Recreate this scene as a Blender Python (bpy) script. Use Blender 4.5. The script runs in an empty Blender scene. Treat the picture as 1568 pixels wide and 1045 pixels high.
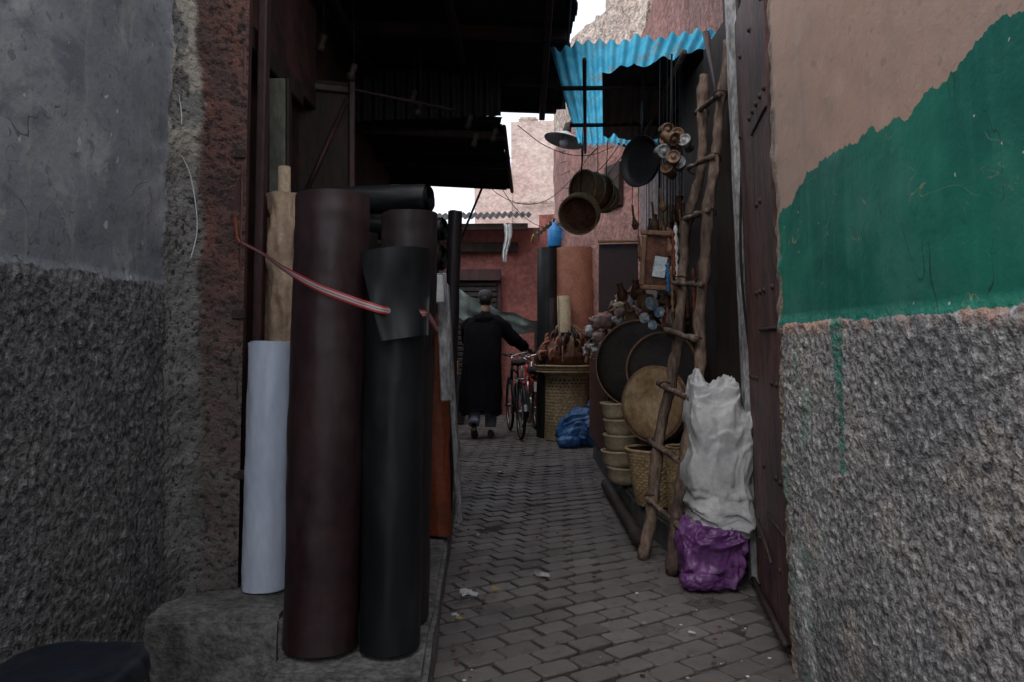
import bpy, math, random
from mathutils import Vector, Matrix, noise, Euler
random.seed(7)
sc = bpy.context.scene
PI = math.pi
# ------------------------------------------------------------------ nodes
class NT:
    def __init__(s, name):
        s.m = bpy.data.materials.new(name); s.m.use_nodes = True
        s.t = s.m.node_tree; s.n = s.t.nodes; s.b = s.n['Principled BSDF']
        s._pos = None
    def put(s, inp, v):
        if isinstance(v, bpy.types.NodeSocket): s.t.links.new(v, inp)
        else: inp.default_value = v
    def math(s, op, a, b=0.0, clamp=False):
        n = s.n.new('ShaderNodeMath'); n.operation = op; n.use_clamp = clamp
        s.put(n.inputs[0], a); s.put(n.inputs[1], b); return n.outputs[0]
    def pos(s):
        if s._pos is None: s._pos = s.n.new('ShaderNodeTexCoord').outputs['Object']
        return s._pos
    def xyz(s):
        n = s.n.new('ShaderNodeSeparateXYZ'); s.put(n.inputs[0], s.pos()); return n.outputs
    def vec(s, sx, sy, sz, off=(0, 0, 0)):
        n = s.n.new('ShaderNodeMapping'); s.put(n.inputs['Vector'], s.pos())
        n.inputs['Scale'].default_value = (sx, sy, sz); n.inputs['Location'].default_value = off
        return n.outputs[0]
    def noise(s, scale, detail=3, rough=.6, vec=None, dist=0):
        n = s.n.new('ShaderNodeTexNoise'); s.put(n.inputs['Vector'], vec or s.pos())
        n.inputs['Scale'].default_value = scale; n.inputs['Detail'].default_value = detail
        n.inputs['Roughness'].default_value = rough; n.inputs['Distortion'].default_value = dist
        return n.outputs[0]
    def smooth(s, v, a, b, lo=0, hi=1):
        n = s.n.new('ShaderNodeMapRange'); n.interpolation_type = 'SMOOTHSTEP'
        s.put(n.inputs[0], v); s.put(n.inputs[1], a); s.put(n.inputs[2], b)
        n.inputs[3].default_value = lo; n.inputs[4].default_value = hi
        return n.outputs[0]
    def mix(s, f, a, b, mode='MIX'):
        n = s.n.new('ShaderNodeMix'); n.data_type = 'RGBA'; n.blend_type = mode
        s.put(n.inputs[0], f)
        for i, v in ((6, a), (7, b)):
            if isinstance(v, tuple) and len(v) == 3: v = (*v, 1)
            s.put(n.inputs[i], v)
        return n.outputs[2]
    def scale(s, col, f):
        n = s.n.new('ShaderNodeVectorMath'); n.operation = 'SCALE'
        s.put(n.inputs[0], col); s.put(n.inputs['Scale'], f); return n.outputs[0]
    def bump(s, h, strength=.5, dist=.01, prev=None):
        n = s.n.new('ShaderNodeBump'); s.put(n.inputs['Height'], h)
        n.inputs['Strength'].default_value = strength; n.inputs['Distance'].default_value = dist
        if prev: s.put(n.inputs['Normal'], prev)
        return n.outputs[0]
    def out(s, col, rough=.8, nrm=None, metal=0, spec=.3):
        s.put(s.b.inputs['Base Color'], col if isinstance(col, bpy.types.NodeSocket) else (*col, 1))
        s.put(s.b.inputs['Roughness'], rough); s.put(s.b.inputs['Metallic'], metal)
        s.b.inputs['Specular IOR Level'].default_value = spec
        if nrm: s.put(s.b.inputs['Normal'], nrm)
        return s.m

def cmat(name, c1, c2=None, scale=6, rough=.75, bump=.4, bscale=60, metal=0, stretch=(1, 1, 1), spec=.3, bd=.004, var=.5, dust=None):
    k = NT(name); c2 = c2 or tuple(v * .6 for v in c1)
    v = k.vec(*stretch)
    f = k.smooth(k.noise(scale, 4, .65, v), .35, .65)
    col = k.mix(f, c1, c2)
    g = k.noise(scale * 7, 2, .7, v)
    col = k.scale(col, k.smooth(g, .2, .8, 1 - var * .6, 1 + var * .5))
    if dust:
        du = k.math('MULTIPLY', k.smooth(k.noise(3.2, 5, .75, k.vec(1, 1, .45, (3, 1, 2))), .48, .72), .34)
        col = k.mix(du, col, dust)
        sm = k.math('MULTIPLY', k.smooth(k.noise(9, 3, .6, k.vec(1, 1, .12, (8, 2, 5))), .60, .70), .16)
        col = k.mix(sm, col, dust)
        rough = k.math('ADD', rough, k.math('MULTIPLY', du, .5))
    nr = k.bump(k.noise(bscale, 2, .6, v), bump, bd)
    return k.out(col, rough, nr, metal, spec)

# ------------------------------------------------------------------ mesh helpers
def link(o, parent=None):
    sc.collection.objects.link(o)
    if parent:
        o.parent = parent
        if parent.get('w'): o.matrix_parent_inverse = Matrix.Translation(-Vector(parent.location))
    return o
def grp(name, loc=(0, 0, 0), local=False, rot=None):
    e = bpy.data.objects.new(name, None); e.empty_display_size = .1; e.location = loc
    if rot: e.rotation_euler = rot
    e['w'] = 0 if local else 1
    sc.collection.objects.link(e); return e
def mesh(name, vs, fs, mat, parent=None, smooth=True):
    me = bpy.data.meshes.new(name); me.from_pydata([tuple(v) for v in vs], [], fs); me.update()
    if smooth: me.polygons.foreach_set('use_smooth', [True] * len(me.polygons))
    if mat: me.materials.append(mat)
    return link(bpy.data.objects.new(name, me), parent)
def box(name, c, s, mat, parent=None, rot=(0, 0, 0), bev=.006, seg=1, jit=0):
    import bmesh
    bm = bmesh.new(); bmesh.ops.create_cube(bm, size=1)
    for v in bm.verts:
        v.co = Vector((v.co.x * s[0], v.co.y * s[1], v.co.z * s[2]))
        if jit: v.co += Vector((random.uniform(-jit, jit), random.uniform(-jit, jit), random.uniform(-jit, jit)))
    if bev: bmesh.ops.bevel(bm, geom=list(bm.edges), offset=min(bev, min(s) * .4), segments=seg, affect='EDGES')
    R = Euler(rot).to_matrix()
    for v in bm.verts: v.co = R @ v.co + Vector(c)
    me = bpy.data.meshes.new(name); bm.to_mesh(me); bm.free()
    if mat: me.materials.append(mat)
    return link(bpy.data.objects.new(name, me), parent)
def prism(name, pts, z0, z1, mat, parent=None, bev=0):
    import bmesh
    bm = bmesh.new(); a = [bm.verts.new((x, y, z0)) for x, y in pts]; b = [bm.verts.new((x, y, z1)) for x, y in pts]
    n = len(pts); bm.faces.new(a[::-1]); bm.faces.new(b)
    for i in range(n): bm.faces.new((a[i], a[(i + 1) % n], b[(i + 1) % n], b[i]))
    bmesh.ops.recalc_face_normals(bm, faces=bm.faces)
    if bev: bmesh.ops.bevel(bm, geom=list(bm.edges), offset=bev, segments=2, affect='EDGES')
    me = bpy.data.meshes.new(name); bm.to_mesh(me); bm.free(); me.materials.append(mat)
    return link(bpy.data.objects.new(name, me), parent)
def tube(name, pts, r, mat, parent=None, seg=8, closed=False, wob=0, wf=8, smooth_path=0):
    pts = [Vector(p) for p in pts]; n = len(pts)
    if smooth_path:
        q = []
        for i in range(n - 1):
            p0 = pts[max(0, i - 1)]; p1 = pts[i]; p2 = pts[i + 1]; p3 = pts[min(n - 1, i + 2)]
            for k in range(smooth_path):
                t = k / smooth_path
                q.append(.5 * ((2 * p1) + (p2 - p0) * t + (2 * p0 - 5 * p1 + 4 * p2 - p3) * t * t + (3 * p1 - p0 - 3 * p2 + p3) * t ** 3))
        q.append(pts[-1])
        if isinstance(r, (list, tuple)):
            rr = []
            for i in range(len(q)):
                f = i / smooth_path; a = min(n - 1, int(f)); b = min(n - 1, a + 1); rr.append(r[a] + (r[b] - r[a]) * (f - a))
            r = rr
        pts = q; n = len(pts)
    vs = []; fs = []; up = None
    for i in range(n):
        if closed: d = pts[(i + 1) % n] - pts[i - 1]
        else: d = pts[min(n - 1, i + 1)] - pts[max(0, i - 1)]
        d.normalize()
        if up is None: up = d.orthogonal().normalized()
        up = (up - d * up.dot(d)).normalized(); s = d.cross(up)
        ri = r[i] if isinstance(r, (list, tuple)) else r
        for j in range(seg):
            a = 2 * PI * j / seg; o = up * math.cos(a) + s * math.sin(a); rj = ri
            if wob: rj += wob * noise.noise((pts[i] + o * ri) * wf)
            vs.append(pts[i] + o * rj)
    for i in range(n if closed else n - 1):
        for j in range(seg):
            a = i * seg + j; b = i * seg + (j + 1) % seg; c = ((i + 1) % n) * seg + (j + 1) % seg; d = ((i + 1) % n) * seg + j
            fs.append((a, b, c, d))
    if not closed:
        fs.append(tuple(range(seg))[::-1]); fs.append(tuple((n - 1) * seg + j for j in range(seg)))
    return mesh(name, vs, fs, mat, parent)
def seg_line(a, b, n):
    a = Vector(a); b = Vector(b); return [a.lerp(b, i / n) for i in range(n + 1)]
def lathe(name, prof, mat, p=(0, 0, 0), axis=(0, 0, 1), parent=None, seg=40, mod=None, mats=None, smooth=True):
    q = Vector(axis).to_track_quat('Z', 'Y'); vs = []; fs = []; P = Vector(p); n = len(prof)
    for i, (r, z) in enumerate(prof):
        for j in range(seg):
            a = 2 * PI * j / seg; rr = max(r, .0002)
            if mod: rr = rr + mod(a, i, z, r)
            vs.append(P + q @ Vector((rr * math.cos(a), rr * math.sin(a), z)))
    for i in range(n - 1):
        for j in range(seg):
            fs.append((i * seg + j, i * seg + (j + 1) % seg, (i + 1) * seg + (j + 1) % seg, (i + 1) * seg + j))
    return mesh(name, vs, fs, mat, parent, smooth)
def circle(c, r, axis, n=32):
    q = Vector(axis).to_track_quat('Z', 'Y'); c = Vector(c)
    return [c + q @ Vector((r * math.cos(2 * PI * i / n), r * math.sin(2 * PI * i / n), 0)) for i in range(n)]
def roll(name, p0, p1, R, rin, turns, mat, parent=None, amp=.002, freq=5, start=0, nz=40, ring=0):
    """a sheet wound as a spiral around an axis"""
    p0 = Vector(p0); p1 = Vector(p1); ax = p1 - p0; q = ax.to_track_quat('Z', 'Y'); L = ax.length
    S = 40; N = int(turns * S); vs = []; fs = []; zs = [L * i / nz for i in range(nz + 1)]
    for iz, z in enumerate(zs):
        for k in range(N + 1):
            t = k / N; a = start - 2 * PI * turns * (1 - t); r = rin + (R - rin) * t
            r += amp * t * (noise.noise(Vector((math.cos(a) * 2.2, math.sin(a) * 2.2, z * freq + p0.x * 9))) + .5 * noise.noise(Vector((math.cos(a) * 5, math.sin(a) * 5, z * freq * 3))))
            if ring and t > .8: r += ring * noise.noise(Vector((math.cos(a) * .9, math.sin(a) * .9, z * 22 + p0.x * 30))) * (.35 + .65 * sst(z / L, .5, .95))
            zz = z + (.004 * math.sin(t * 17 + a) if iz in (0, nz) else 0)
            vs.append(p0 + q @ Vector((r * math.cos(a), r * math.sin(a), zz)))
    M = N + 1
    for i in range(nz):
        inner = 0 if i in (0, nz - 1) else max(0, N - int(1.2 * S))
        for k in range(inner, N): fs.append((i * M + k, i * M + k + 1, (i + 1) * M + k + 1, (i + 1) * M + k))
    return mesh(name, vs, fs, mat, parent)
def crumple(q):
    w = q + Vector((noise.noise(q * .6 + Vector((9, 0, 0))), noise.noise(q * .6 + Vector((0, 9, 0))), noise.noise(q * .6 + Vector((0, 0, 9))))) * .9
    a = 1 - min(1, abs(noise.noise(w)) * 2.6); b = 1 - min(1, abs(noise.noise(w * 1.9 + Vector((4, 7, 1)))) * 2.6); c = 1 - min(1, abs(noise.noise(w * 4.1 + Vector((1, 2, 8)))) * 2.6)
    return a * a * .9 + b * b * .5 + c * .22 - .5
def blob(name, c, s, mat, parent=None, pw=.8, amp=.03, freq=6, nu=64, nv=44, ridge=True, seed=0, taper=0, az=1, shape=None):
    vs = []; fs = []
    sg = lambda v, p: math.copysign(abs(v) ** p, v)
    for i in range(nv + 1):
        ph = -PI / 2 + PI * i / nv
        for j in range(nu):
            a = 2 * PI * j / nu
            d = Vector((sg(math.cos(ph), pw) * sg(math.cos(a), pw), sg(math.cos(ph), pw) * sg(math.sin(a), pw), sg(math.sin(ph), pw)))
            tp = 1 - taper * d.z
            p = Vector((d.x * s[0] * tp, d.y * s[1] * tp, d.z * s[2])) * .5
            if shape: p = shape(p, d)
            qn = Vector((p.x * freq, p.y * freq, p.z * freq * az)) + Vector((seed, seed * 2.3, 0))
            h = crumple(qn) if ridge else noise.noise(qn)
            vs.append(Vector(c) + p + (p.normalized() * h * amp if p.length else Vector()))
    for i in range(nv):
        for j in range(nu):
            fs.append((i * nu + j, i * nu + (j + 1) % nu, (i + 1) * nu + (j + 1) % nu, (i + 1) * nu + j))
    return mesh(name, vs, fs, mat, parent)
def corr(name, A, B, C, D, waves, amp, mat, parent=None, nv=24, sag=0, ragged=0, per=8):
    A, B, C, D = map(Vector, (A, B, C, D)); nu = waves * per; vs = []; fs = []
    nrm = (B - A).cross(D - A).normalized()
    for i in range(nv + 1):
        v = i / nv
        for j in range(nu + 1):
            u = j / nu; p = (A.lerp(B, u)).lerp(D.lerp(C, u), v)
            if ragged and i in (0, nv): p += (D - A).normalized() * ragged * (noise.noise(Vector((u * 9, i, 3))) + .6 * noise.noise(Vector((int(u * 7) * 3.7, i, 1))))
            p += nrm * (amp * math.sin(2 * PI * waves * u) + .02 * noise.noise(p * 2)); p.z -= sag * math.sin(PI * v)
            vs.append(p)
    for i in range(nv):
        for j in range(nu): fs.append((i * (nu + 1) + j, i * (nu + 1) + j + 1, (i + 1) * (nu + 1) + j + 1, (i + 1) * (nu + 1) + j))
    return mesh(name, vs, fs, mat, parent)
def wall_sheet(name, path, z0, z1, su, sz, disp, mat, parent=None, lean=0, flip=False):
    pts = [Vector((x, y, 0)) for x, y in path]; P = []; 
    for i in range(len(pts) - 1):
        n = max(1, int((pts[i + 1] - pts[i]).length / su))
        for k in range(n): P.append(pts[i].lerp(pts[i + 1], k / n))
    P.append(pts[-1]); nz = int((z1 - z0) / sz); vs = []; fs = []; M = len(P)
    N = []
    for i in range(M):
        a = P[max(0, i - 4)]; b = P[min(M - 1, i + 4)]; d = (b - a).normalized(); n = Vector((-d.y, d.x, 0))
        N.append(-n if flip else n)
    for k in range(nz + 1):
        z = z0 + (z1 - z0) * k / nz
        for i in range(M):
            p = P[i] + Vector((lean * z, 0, z)); vs.append(p + N[i] * disp(p))
    for k in range(nz):
        for i in range(M - 1): fs.append((k * M + i, k * M + i + 1, (k + 1) * M + i + 1, (k + 1) * M + i))
    return mesh(name, vs, fs, mat, parent)
def skin(name, V, E, R, mat, parent=None, sub=2, root=0):
    me = bpy.data.meshes.new(name); me.from_pydata(V, E, []); me.update(); me.materials.append(mat)
    o = link(bpy.data.objects.new(name, me), parent)
    m = o.modifiers.new('s', 'SKIN'); m.use_smooth_shade = True
    sv = me.skin_vertices[0].data
    for i, r in enumerate(R):
        sv[i].radius = (r, r) if not isinstance(r, tuple) else r
        sv[i].use_root = (i == root)
    s = o.modifiers.new('d', 'SUBSURF'); s.levels = sub; s.render_levels = sub
    return o
def sst(v, a, b):
    t = max(0, min(1, (v - a) / (b - a))); return t * t * (3 - 2 * t)
def vn(p, f): return noise.noise(p * f)

# ------------------------------------------------------------------ materials
def stucco_right():
    k = NT('painted_stucco'); x, y, z = k.xyz()
    big = k.noise(1.6, 4, .6); med = k.noise(9, 5, .65); fine = k.noise(75, 3, .7); peb = k.noise(42, 2, .6, k.vec(1, 1, 1, (7, 3, 1)))
    streak = k.noise(1, 3, .6, k.vec(1, 16, 1.4)); und = k.noise(1, 3, .6, k.vec(.1, 3.6, .1, (3.1, 1.7, 0)))
    up = k.mix(k.smooth(big, .35, .65), (.53, .345, .265), (.46, .32, .26))
    up = k.mix(k.smooth(med, .55, .8), up, (.56, .42, .34))
    up = k.mix(k.math('MULTIPLY', k.smooth(streak, .5, .75), .3), up, (.33, .26, .23))
    up = k.mix(k.math('MULTIPLY', k.smooth(k.noise(2.6, 5, .7, k.vec(1, 1, 1, (6, 2, 9))), .55, .68), .4), up, (.36, .27, .225))
    up = k.mix(k.math('MULTIPLY', k.smooth(k.noise(22, 2, .5), .66, .70), .5), up, (.30, .24, .20))
    grn = k.mix(k.smooth(k.noise(1.9, 4, .6), .38, .62), (.022, .205, .14), (.014, .145, .11))
    grn = k.mix(k.math('MULTIPLY', k.smooth(streak, .50, .70), .28), grn, (.05, .28, .20))
    grn = k.mix(k.math('MULTIPLY', k.smooth(k.noise(2.4, 4, .6, k.vec(1, 1, 1, (4, 4, 4))), .5, .7), .45), grn, (.08, .26, .215))
    grn = k.mix(k.math('MULTIPLY', k.smooth(k.noise(6, 4, .7, k.vec(1, .5, 1.6, (4, 1, 4))), .56, .66), .35), grn, (.012, .11, .085))
    grn = k.mix(k.smooth(k.noise(26, 2, .5, k.vec(1, 1, 1, (0, 5, 0))), .735, .75), grn, (.45, .50, .46))
    scrm = k.math('LESS_THAN', k.math('ABSOLUTE', k.math('SUBTRACT', k.noise(3.1, 3, .5, k.vec(1, 1, 1, (5, 2, 8)), 1.4), .5)), .0022)
    grn = k.mix(k.math('MULTIPLY', scrm, k.smooth(med, .48, .6, 0, .8)), grn, (.30, .29, .20))
    scd = k.math('LESS_THAN', k.math('ABSOLUTE', k.math('SUBTRACT', k.noise(2.3, 2, .5, k.vec(1, 2.2, .6, (1, 2, 3)), .8), .47)), .003)
    grn = k.mix(k.math('MULTIPLY', scd, k.smooth(big, .48, .55, 0, .8)), grn, (.02, .07, .055))
    edge = k.math('ADD', 1.755, k.math('MULTIPLY', k.math('SUBTRACT', und, .5), .13))
    edge = k.math('ADD', edge, k.math('MULTIPLY', k.math('SUBTRACT', streak, .5), .07))
    edge = k.math('SUBTRACT', edge, k.smooth(y, 2.45, 2.9, 0, .09))
    edge = k.math('ADD', edge, k.smooth(y, 1.75, 1.5, 0, .07))
    lo = k.math('ADD', 1.265, k.math('MULTIPLY', k.math('SUBTRACT', med, .5), .05))
    gm = k.math('MULTIPLY', k.math('LESS_THAN', z, edge), k.math('LESS_THAN', y, k.math('ADD', 2.86, k.math('MULTIPLY', med, .1))))
    upper = k.mix(gm, up, grn)
    rough = k.mix(k.smooth(big, .35, .65), (.40, .38, .365), (.27, .265, .27))
    rough = k.mix(k.smooth(k.noise(4, 4, .6), .52, .68), rough, (.44, .39, .345))
    rough = k.mix(k.smooth(peb, .52, .70), rough, (.58, .56, .54))
    rough = k.mix(k.smooth(peb, .46, .33), rough, (.12, .115, .115))
    rough = k.mix(k.math('MULTIPLY', k.smooth(fine, .5, .35), .6), rough, (.16, .155, .155))
    rough = k.mix(k.math('MULTIPLY', k.smooth(z, .4, .05), .5), rough, (.15, .15, .15))
    dr = k.math('MULTIPLY', k.math('LESS_THAN', k.math('ABSOLUTE', k.math('SUBTRACT', y, k.math('ADD', 2.36, k.math('MULTIPLY', med, .05)))), k.smooth(z, .82, 1.3, .008, .045)), k.math('GREATER_THAN', z, .80))
    dr = k.math('MULTIPLY', dr, k.smooth(peb, .38, .5))
    rough = k.mix(k.math('MULTIPLY', dr, .85), rough, (.04, .25, .18))
    sm = k.math('MULTIPLY', k.smooth(k.noise(5, 4, .7, k.vec(1, 1.2, .5, (0, 0, 4))), .48, .6), k.smooth(y, 2.3, 2.75))
    rough = k.mix(k.math('MULTIPLY', sm, k.smooth(z, 1.1, .4, 0, .75)), rough, (.60, .60, .60))
    sm2 = k.math('MULTIPLY', k.smooth(k.noise(6, 3, .6, k.vec(1, 1, .6, (9, 0, 4))), .50, .62), k.smooth(y, 2.35, 2.8))
    rough = k.mix(k.math('MULTIPLY', sm2, .5), rough, (.14, .32, .25))
    pk = k.math('MULTIPLY', k.smooth(z, k.math('SUBTRACT', lo, .06), lo), k.smooth(k.noise(6, 2), .42, .56))
    rough = k.mix(k.math('MULTIPLY', pk, .9), rough, (.54, .32, .245))
    col = k.mix(k.math('GREATER_THAN', z, lo), rough, upper)
    ed = k.smooth(k.math('ADD', y, k.math('MULTIPLY', med, .12)), 2.92, 2.95)
    col = k.mix(ed, col, k.mix(k.smooth(fine, .4, .6), (.36, .29, .22), (.18, .15, .125)))
    ru = k.smooth(z, 1.24, 1.30, 1, .07)
    h = k.math('MULTIPLY', k.math('ADD', fine, k.math('MULTIPLY', peb, 1.6)), ru)
    h = k.math('ADD', h, k.math('MULTIPLY', med, .3))
    return k.out(col, k.smooth(z, 1.24, 1.3, .95, .55), k.bump(h, .8, .013), 0, .3)
def stucco_left():
    k = NT('old_grey_stucco'); x, y, z = k.xyz()
    big = k.noise(1.5, 5, .65, k.vec(1, 1, 1, (4, 0, 1))); med = k.noise(7, 5, .65); fine = k.noise(75, 3, .7); peb = k.noise(42, 2, .6, k.vec(1, 1, 1, (7, 3, 1)))
    pl = k.mix(k.smooth(big, .38, .62), (.185, .195, .215), (.255, .265, .28))
    pl = k.mix(k.smooth(k.noise(3.2, 6, .7, None, .6), .52, .68), pl, (.335, .34, .345))
    pl = k.mix(k.math('MULTIPLY', k.smooth(k.noise(2.4, 4, .6, k.vec(1, 1.2, 2.5, (1, 7, 3))), .50, .64), .7), pl, (.125, .13, .15))
    pl = k.mix(k.math('MULTIPLY', k.smooth(k.noise(1, 3, .6, k.vec(1, 14, 1.6, (1, 7, 3))), .55, .7), .35), pl, (.36, .345, .31))
    pl = k.mix(k.math('MULTIPLY', k.smooth(k.noise(24, 3, .6), .60, .66), .6), pl, (.115, .12, .135))
    pl = k.mix(k.smooth(k.noise(19, 2, .5, k.vec(1, 1, 1, (5, 5, 5))), .72, .74), pl, (.45, .45, .44))
    cr = k.math('LESS_THAN', k.math('ABSOLUTE', k.math('SUBTRACT', k.noise(1.1, 4, .55, k.vec(1, 1.2, .8, (2, 2, 0)), .8), .5)), .0012)
    pl = k.mix(k.math('MULTIPLY', cr, k.smooth(med, .42, .55, 0, .8)), pl, (.06, .06, .07))
    ro = k.mix(k.smooth(med, .35, .65), (.110, .107, .112), (.160, .155, .158))
    ro = k.mix(k.smooth(big, .4, .65), ro, (.155, .148, .142))
    ro = k.mix(k.smooth(peb, .52, .70), ro, (.25, .243, .245))
    ro = k.mix(k.smooth(peb, .46, .33), ro, (.04, .04, .042))
    ro = k.mix(k.math('MULTIPLY', k.smooth(fine, .5, .35), .6), ro, (.05, .05, .052))
    lo = k.math('ADD', 1.395, k.math('MULTIPLY', k.math('SUBTRACT', med, .5), .08))
    col = k.mix(k.math('GREATER_THAN', z, lo), ro, pl)
    yy = k.math('ADD', y, k.math('MULTIPLY', k.math('SUBTRACT', med, .5), .05))
    colm = k.mix(k.smooth(k.noise(5, 5), .4, .6), (.135, .13, .12), (.21, .20, .185))
    colm = k.mix(k.smooth(peb, .46, .33), colm, (.05, .05, .05))
    fl = k.math('MULTIPLY', k.smooth(k.noise(4, 4, .6, k.vec(1, 1, .7, (3, 3, 3))), .44, .48), k.smooth(z, 1.75, 2.0))
    colm = k.mix(fl, colm, (.37, .34, .285))
    col = k.mix(k.smooth(yy, 2.80, 2.815), col, colm)
    xx = k.math('ADD', x, k.math('MULTIPLY', k.math('SUBTRACT', med, .5), .10))
    rd = k.mix(k.smooth(med, .35, .65), (.165, .080, .064), (.095, .062, .055))
    rd = k.mix(k.smooth(peb, .5, .35), rd, (.045, .033, .03))
    col = k.mix(k.math('MULTIPLY', k.smooth(xx, -1.165, -1.135), k.smooth(z, .6, 1.6, .4, 1)), col, rd)
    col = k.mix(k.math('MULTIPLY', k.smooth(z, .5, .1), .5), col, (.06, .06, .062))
    ru = k.math('MAXIMUM', k.smooth(z, 1.36, 1.42, 1, .12), k.smooth(yy, 2.79, 2.82, .12, 1))
    h = k.math('MULTIPLY', k.math('ADD', fine, k.math('MULTIPLY', peb, 1.6)), ru)
    h = k.math('ADD', h, k.math('MULTIPLY', med, .6))
    return k.out(col, .9, k.bump(h, .8, .013), 0, .2)
def paver_mat():
    k = NT('worn_pavers'); a = k.n.new('ShaderNodeAttribute'); a.attribute_name = 'tone'; t = a.outputs['Fac']
    c = k.mix(t, (.128, .110, .104), (.215, .187, .176))
    c = k.mix(k.smooth(k.noise(1.1, 4), .4, .65), c, k.scale(c, .66))
    c = k.mix(k.math('MULTIPLY', k.smooth(k.noise(120, 2, .8), .55, .7), .4), c, (.25, .23, .22))
    c = k.mix(k.math('MULTIPLY', k.smooth(k.noise(14, 4, .7), .52, .68), .5), c, (.07, .061, .058))
    c = k.mix(k.math('MULTIPLY', k.smooth(k.noise(3.3, 5, .75, k.vec(1, 1, 1, (2, 9, 0))), .5, .66), .5), c, (.165, .145, .136))
    return k.out(c, k.smooth(k.noise(3, 3), .3, .7, .42, .75), k.bump(k.noise(130, 3, .8), .6, .005), 0, .4)
def wicker_mat(name, c1, c2):
    return cmat(name, c1, c2, 14, .7, .5, 140, var=.8)
M_right = stucco_right(); M_left = stucco_left(); M_pav = paver_mat()
M_ground = cmat('dirty_ground', (.105, .090, .083), (.05, .043, .040), 4, .95, .8, 60, var=.9)
M_conc = cmat('worn_concrete', (.20, .19, .18), (.105, .10, .095), 5, .9, .9, 55, bd=.008, var=.9)
M_kerb = cmat('kerb_stone', (.13, .125, .12), (.075, .07, .068), 6, .85, .6, 60, bd=.005)
M_frame = cmat('rusty_frame_paint', (.085, .036, .034), (.045, .026, .026), 9, .5, .4, 40, stretch=(1, 1, .25))
M_doorred = cmat('old_door_paint', (.14, .068, .060), (.065, .043, .041), 7, .6, .6, 30, stretch=(1, 1, .3), var=.9)
M_iron = cmat('rusty_iron', (.06, .038, .03), (.025, .02, .018), 20, .6, .5, 90)
M_darkw = cmat('dark_shop_plaster', (.10, .045, .038), (.04, .024, .022), 3, .85, .6, 40)
M_darkwood = cmat('dark_wood', (.05, .030, .023), (.024, .017, .014), 8, .7, .6, 40, stretch=(1, 1, .2))
M_roofdark = cmat('sooty_corrugated_iron', (.022, .022, .026), (.011, .011, .013), 4, .6, .4, 30)
M_pink = cmat('pink_wall', (.36, .185, .16), (.24, .13, .115), 2.2, .9, .8, 25, bd=.02, var=.7)
M_pinkpale = cmat('pale_pink_wall', (.74, .60, .54), (.66, .51, .45), 1.2, .95, .8, 15, bd=.03, var=.4)
M_tan = cmat('crumbling_tan_wall', (.66, .55, .48), (.50, .39, .33), 1.8, .95, 1, 14, bd=.06, var=.8)
M_redwall = cmat('red_ochre_wall', (.38, .14, .12), (.25, .10, .09), 2, .9, .7, 25, bd=.02)
M_shutter = cmat('dark_shutter', (.045, .038, .036), (.028, .025, .025), 5, .55, .3, 30)
M_maroon = cmat('maroon_leather', (.034, .014, .016), (.023, .010, .012), 5, .42, .3, 260, bd=.0015, var=.4, spec=.45, dust=(.085, .060, .058))
M_black = cmat('black_leather', (.007, .009, .011), (.006, .007, .008), 5, .45, .3, 260, bd=.0015, var=.35, spec=.4, dust=(.034, .036, .037))
M_brownblk = cmat('brown_black_leather', (.026, .019, .020), (.019, .014, .015), 5, .45, .3, 240, bd=.0015, var=.35, dust=(.06, .05, .048))
M_whiter = cmat('white_plastic_wrap', (.62, .68, .80), (.55, .62, .76), 6, .3, .6, 12, var=.12, spec=.5, bd=.008, stretch=(1, 1, .35))
M_beige = cmat('beige_cloth', (.42, .30, .21), (.32, .225, .155), 8, .85, .5, 90, var=.3)
M_card = cmat('cardboard_tube', (.40, .32, .22), (.33, .25, .17), 9, .85, .3, 90)
M_orange = cmat('orange_leather', (.20, .048, .02), (.13, .035, .018), 5, .5, .3, 120, var=.4)
M_jamb = cmat('grey_green_jamb', (.13, .13, .10), (.08, .08, .065), 8, .8, .5, 50, stretch=(1, 1, .3))
M_log = cmat('weathered_wood', (.21, .145, .11), (.085, .058, .045), 7, .8, .9, 35, stretch=(1, 1, .3), bd=.008, var=1.0)
M_sack = cmat('white_woven_sack', (.54, .54, .54), (.44, .44, .45), 5, .45, .5, 45, bd=.004, var=.25, dust=(.30, .28, .26))
M_purple = cmat('purple_sack', (.17, .06, .20), (.11, .035, .14), 6, .4, .5, 25, bd=.006, var=.4, spec=.5)
M_bluebag = cmat('blue_bag', (.03, .13, .32), (.02, .08, .22), 6, .4, .5, 25, bd=.006, var=.4, spec=.5)
M_wick = wicker_mat('straw_wicker', (.38, .29, .17), (.26, .19, .10))
M_wick2 = wicker_mat('pale_wicker', (.44, .32, .18), (.30, .20, .10))
M_cream = cmat('cream_wood', (.52, .43, .30), (.40, .32, .21), 8, .7, .3, 50, var=.4)
M_skin = cmat('goat_skin', (.42, .31, .18), (.24, .15, .08), 4, .6, .3, 50, var=.5)
M_darkdrum = cmat('dark_hide', (.030, .022, .018), (.015, .011, .010), 6, .55, .3, 60)
M_wood = cmat('brown_wood', (.25, .14, .08), (.14, .078, .048), 8, .6, .4, 50, stretch=(1, 1, .3))
M_brass = cmat('tarnished_brass', (.34, .22, .15), (.17, .11, .085), 10, .5, .3, 50, metal=.2)
M_blackm = cmat('black_iron', (.022, .022, .024), (.012, .012, .013), 10, .5, .3, 60)
M_pinkstuff = cmat('pink_fleece', (.54, .38, .34), (.40, .27, .24), 14, .95, .9, 60, var=.6)
M_whitec = cmat('white_cloth', (.68, .68, .68), (.5, .51, .52), 6, .85, .4, 40, var=.3)
M_greenc = cmat('pale_turquoise_tarp', (.60, .74, .70), (.46, .62, .59), 6, .75, .4, 40, var=.3)
M_terra = cmat('terracotta_leather', (.30, .125, .08), (.22, .09, .06), 5, .6, .3, 90, var=.3)
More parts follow.
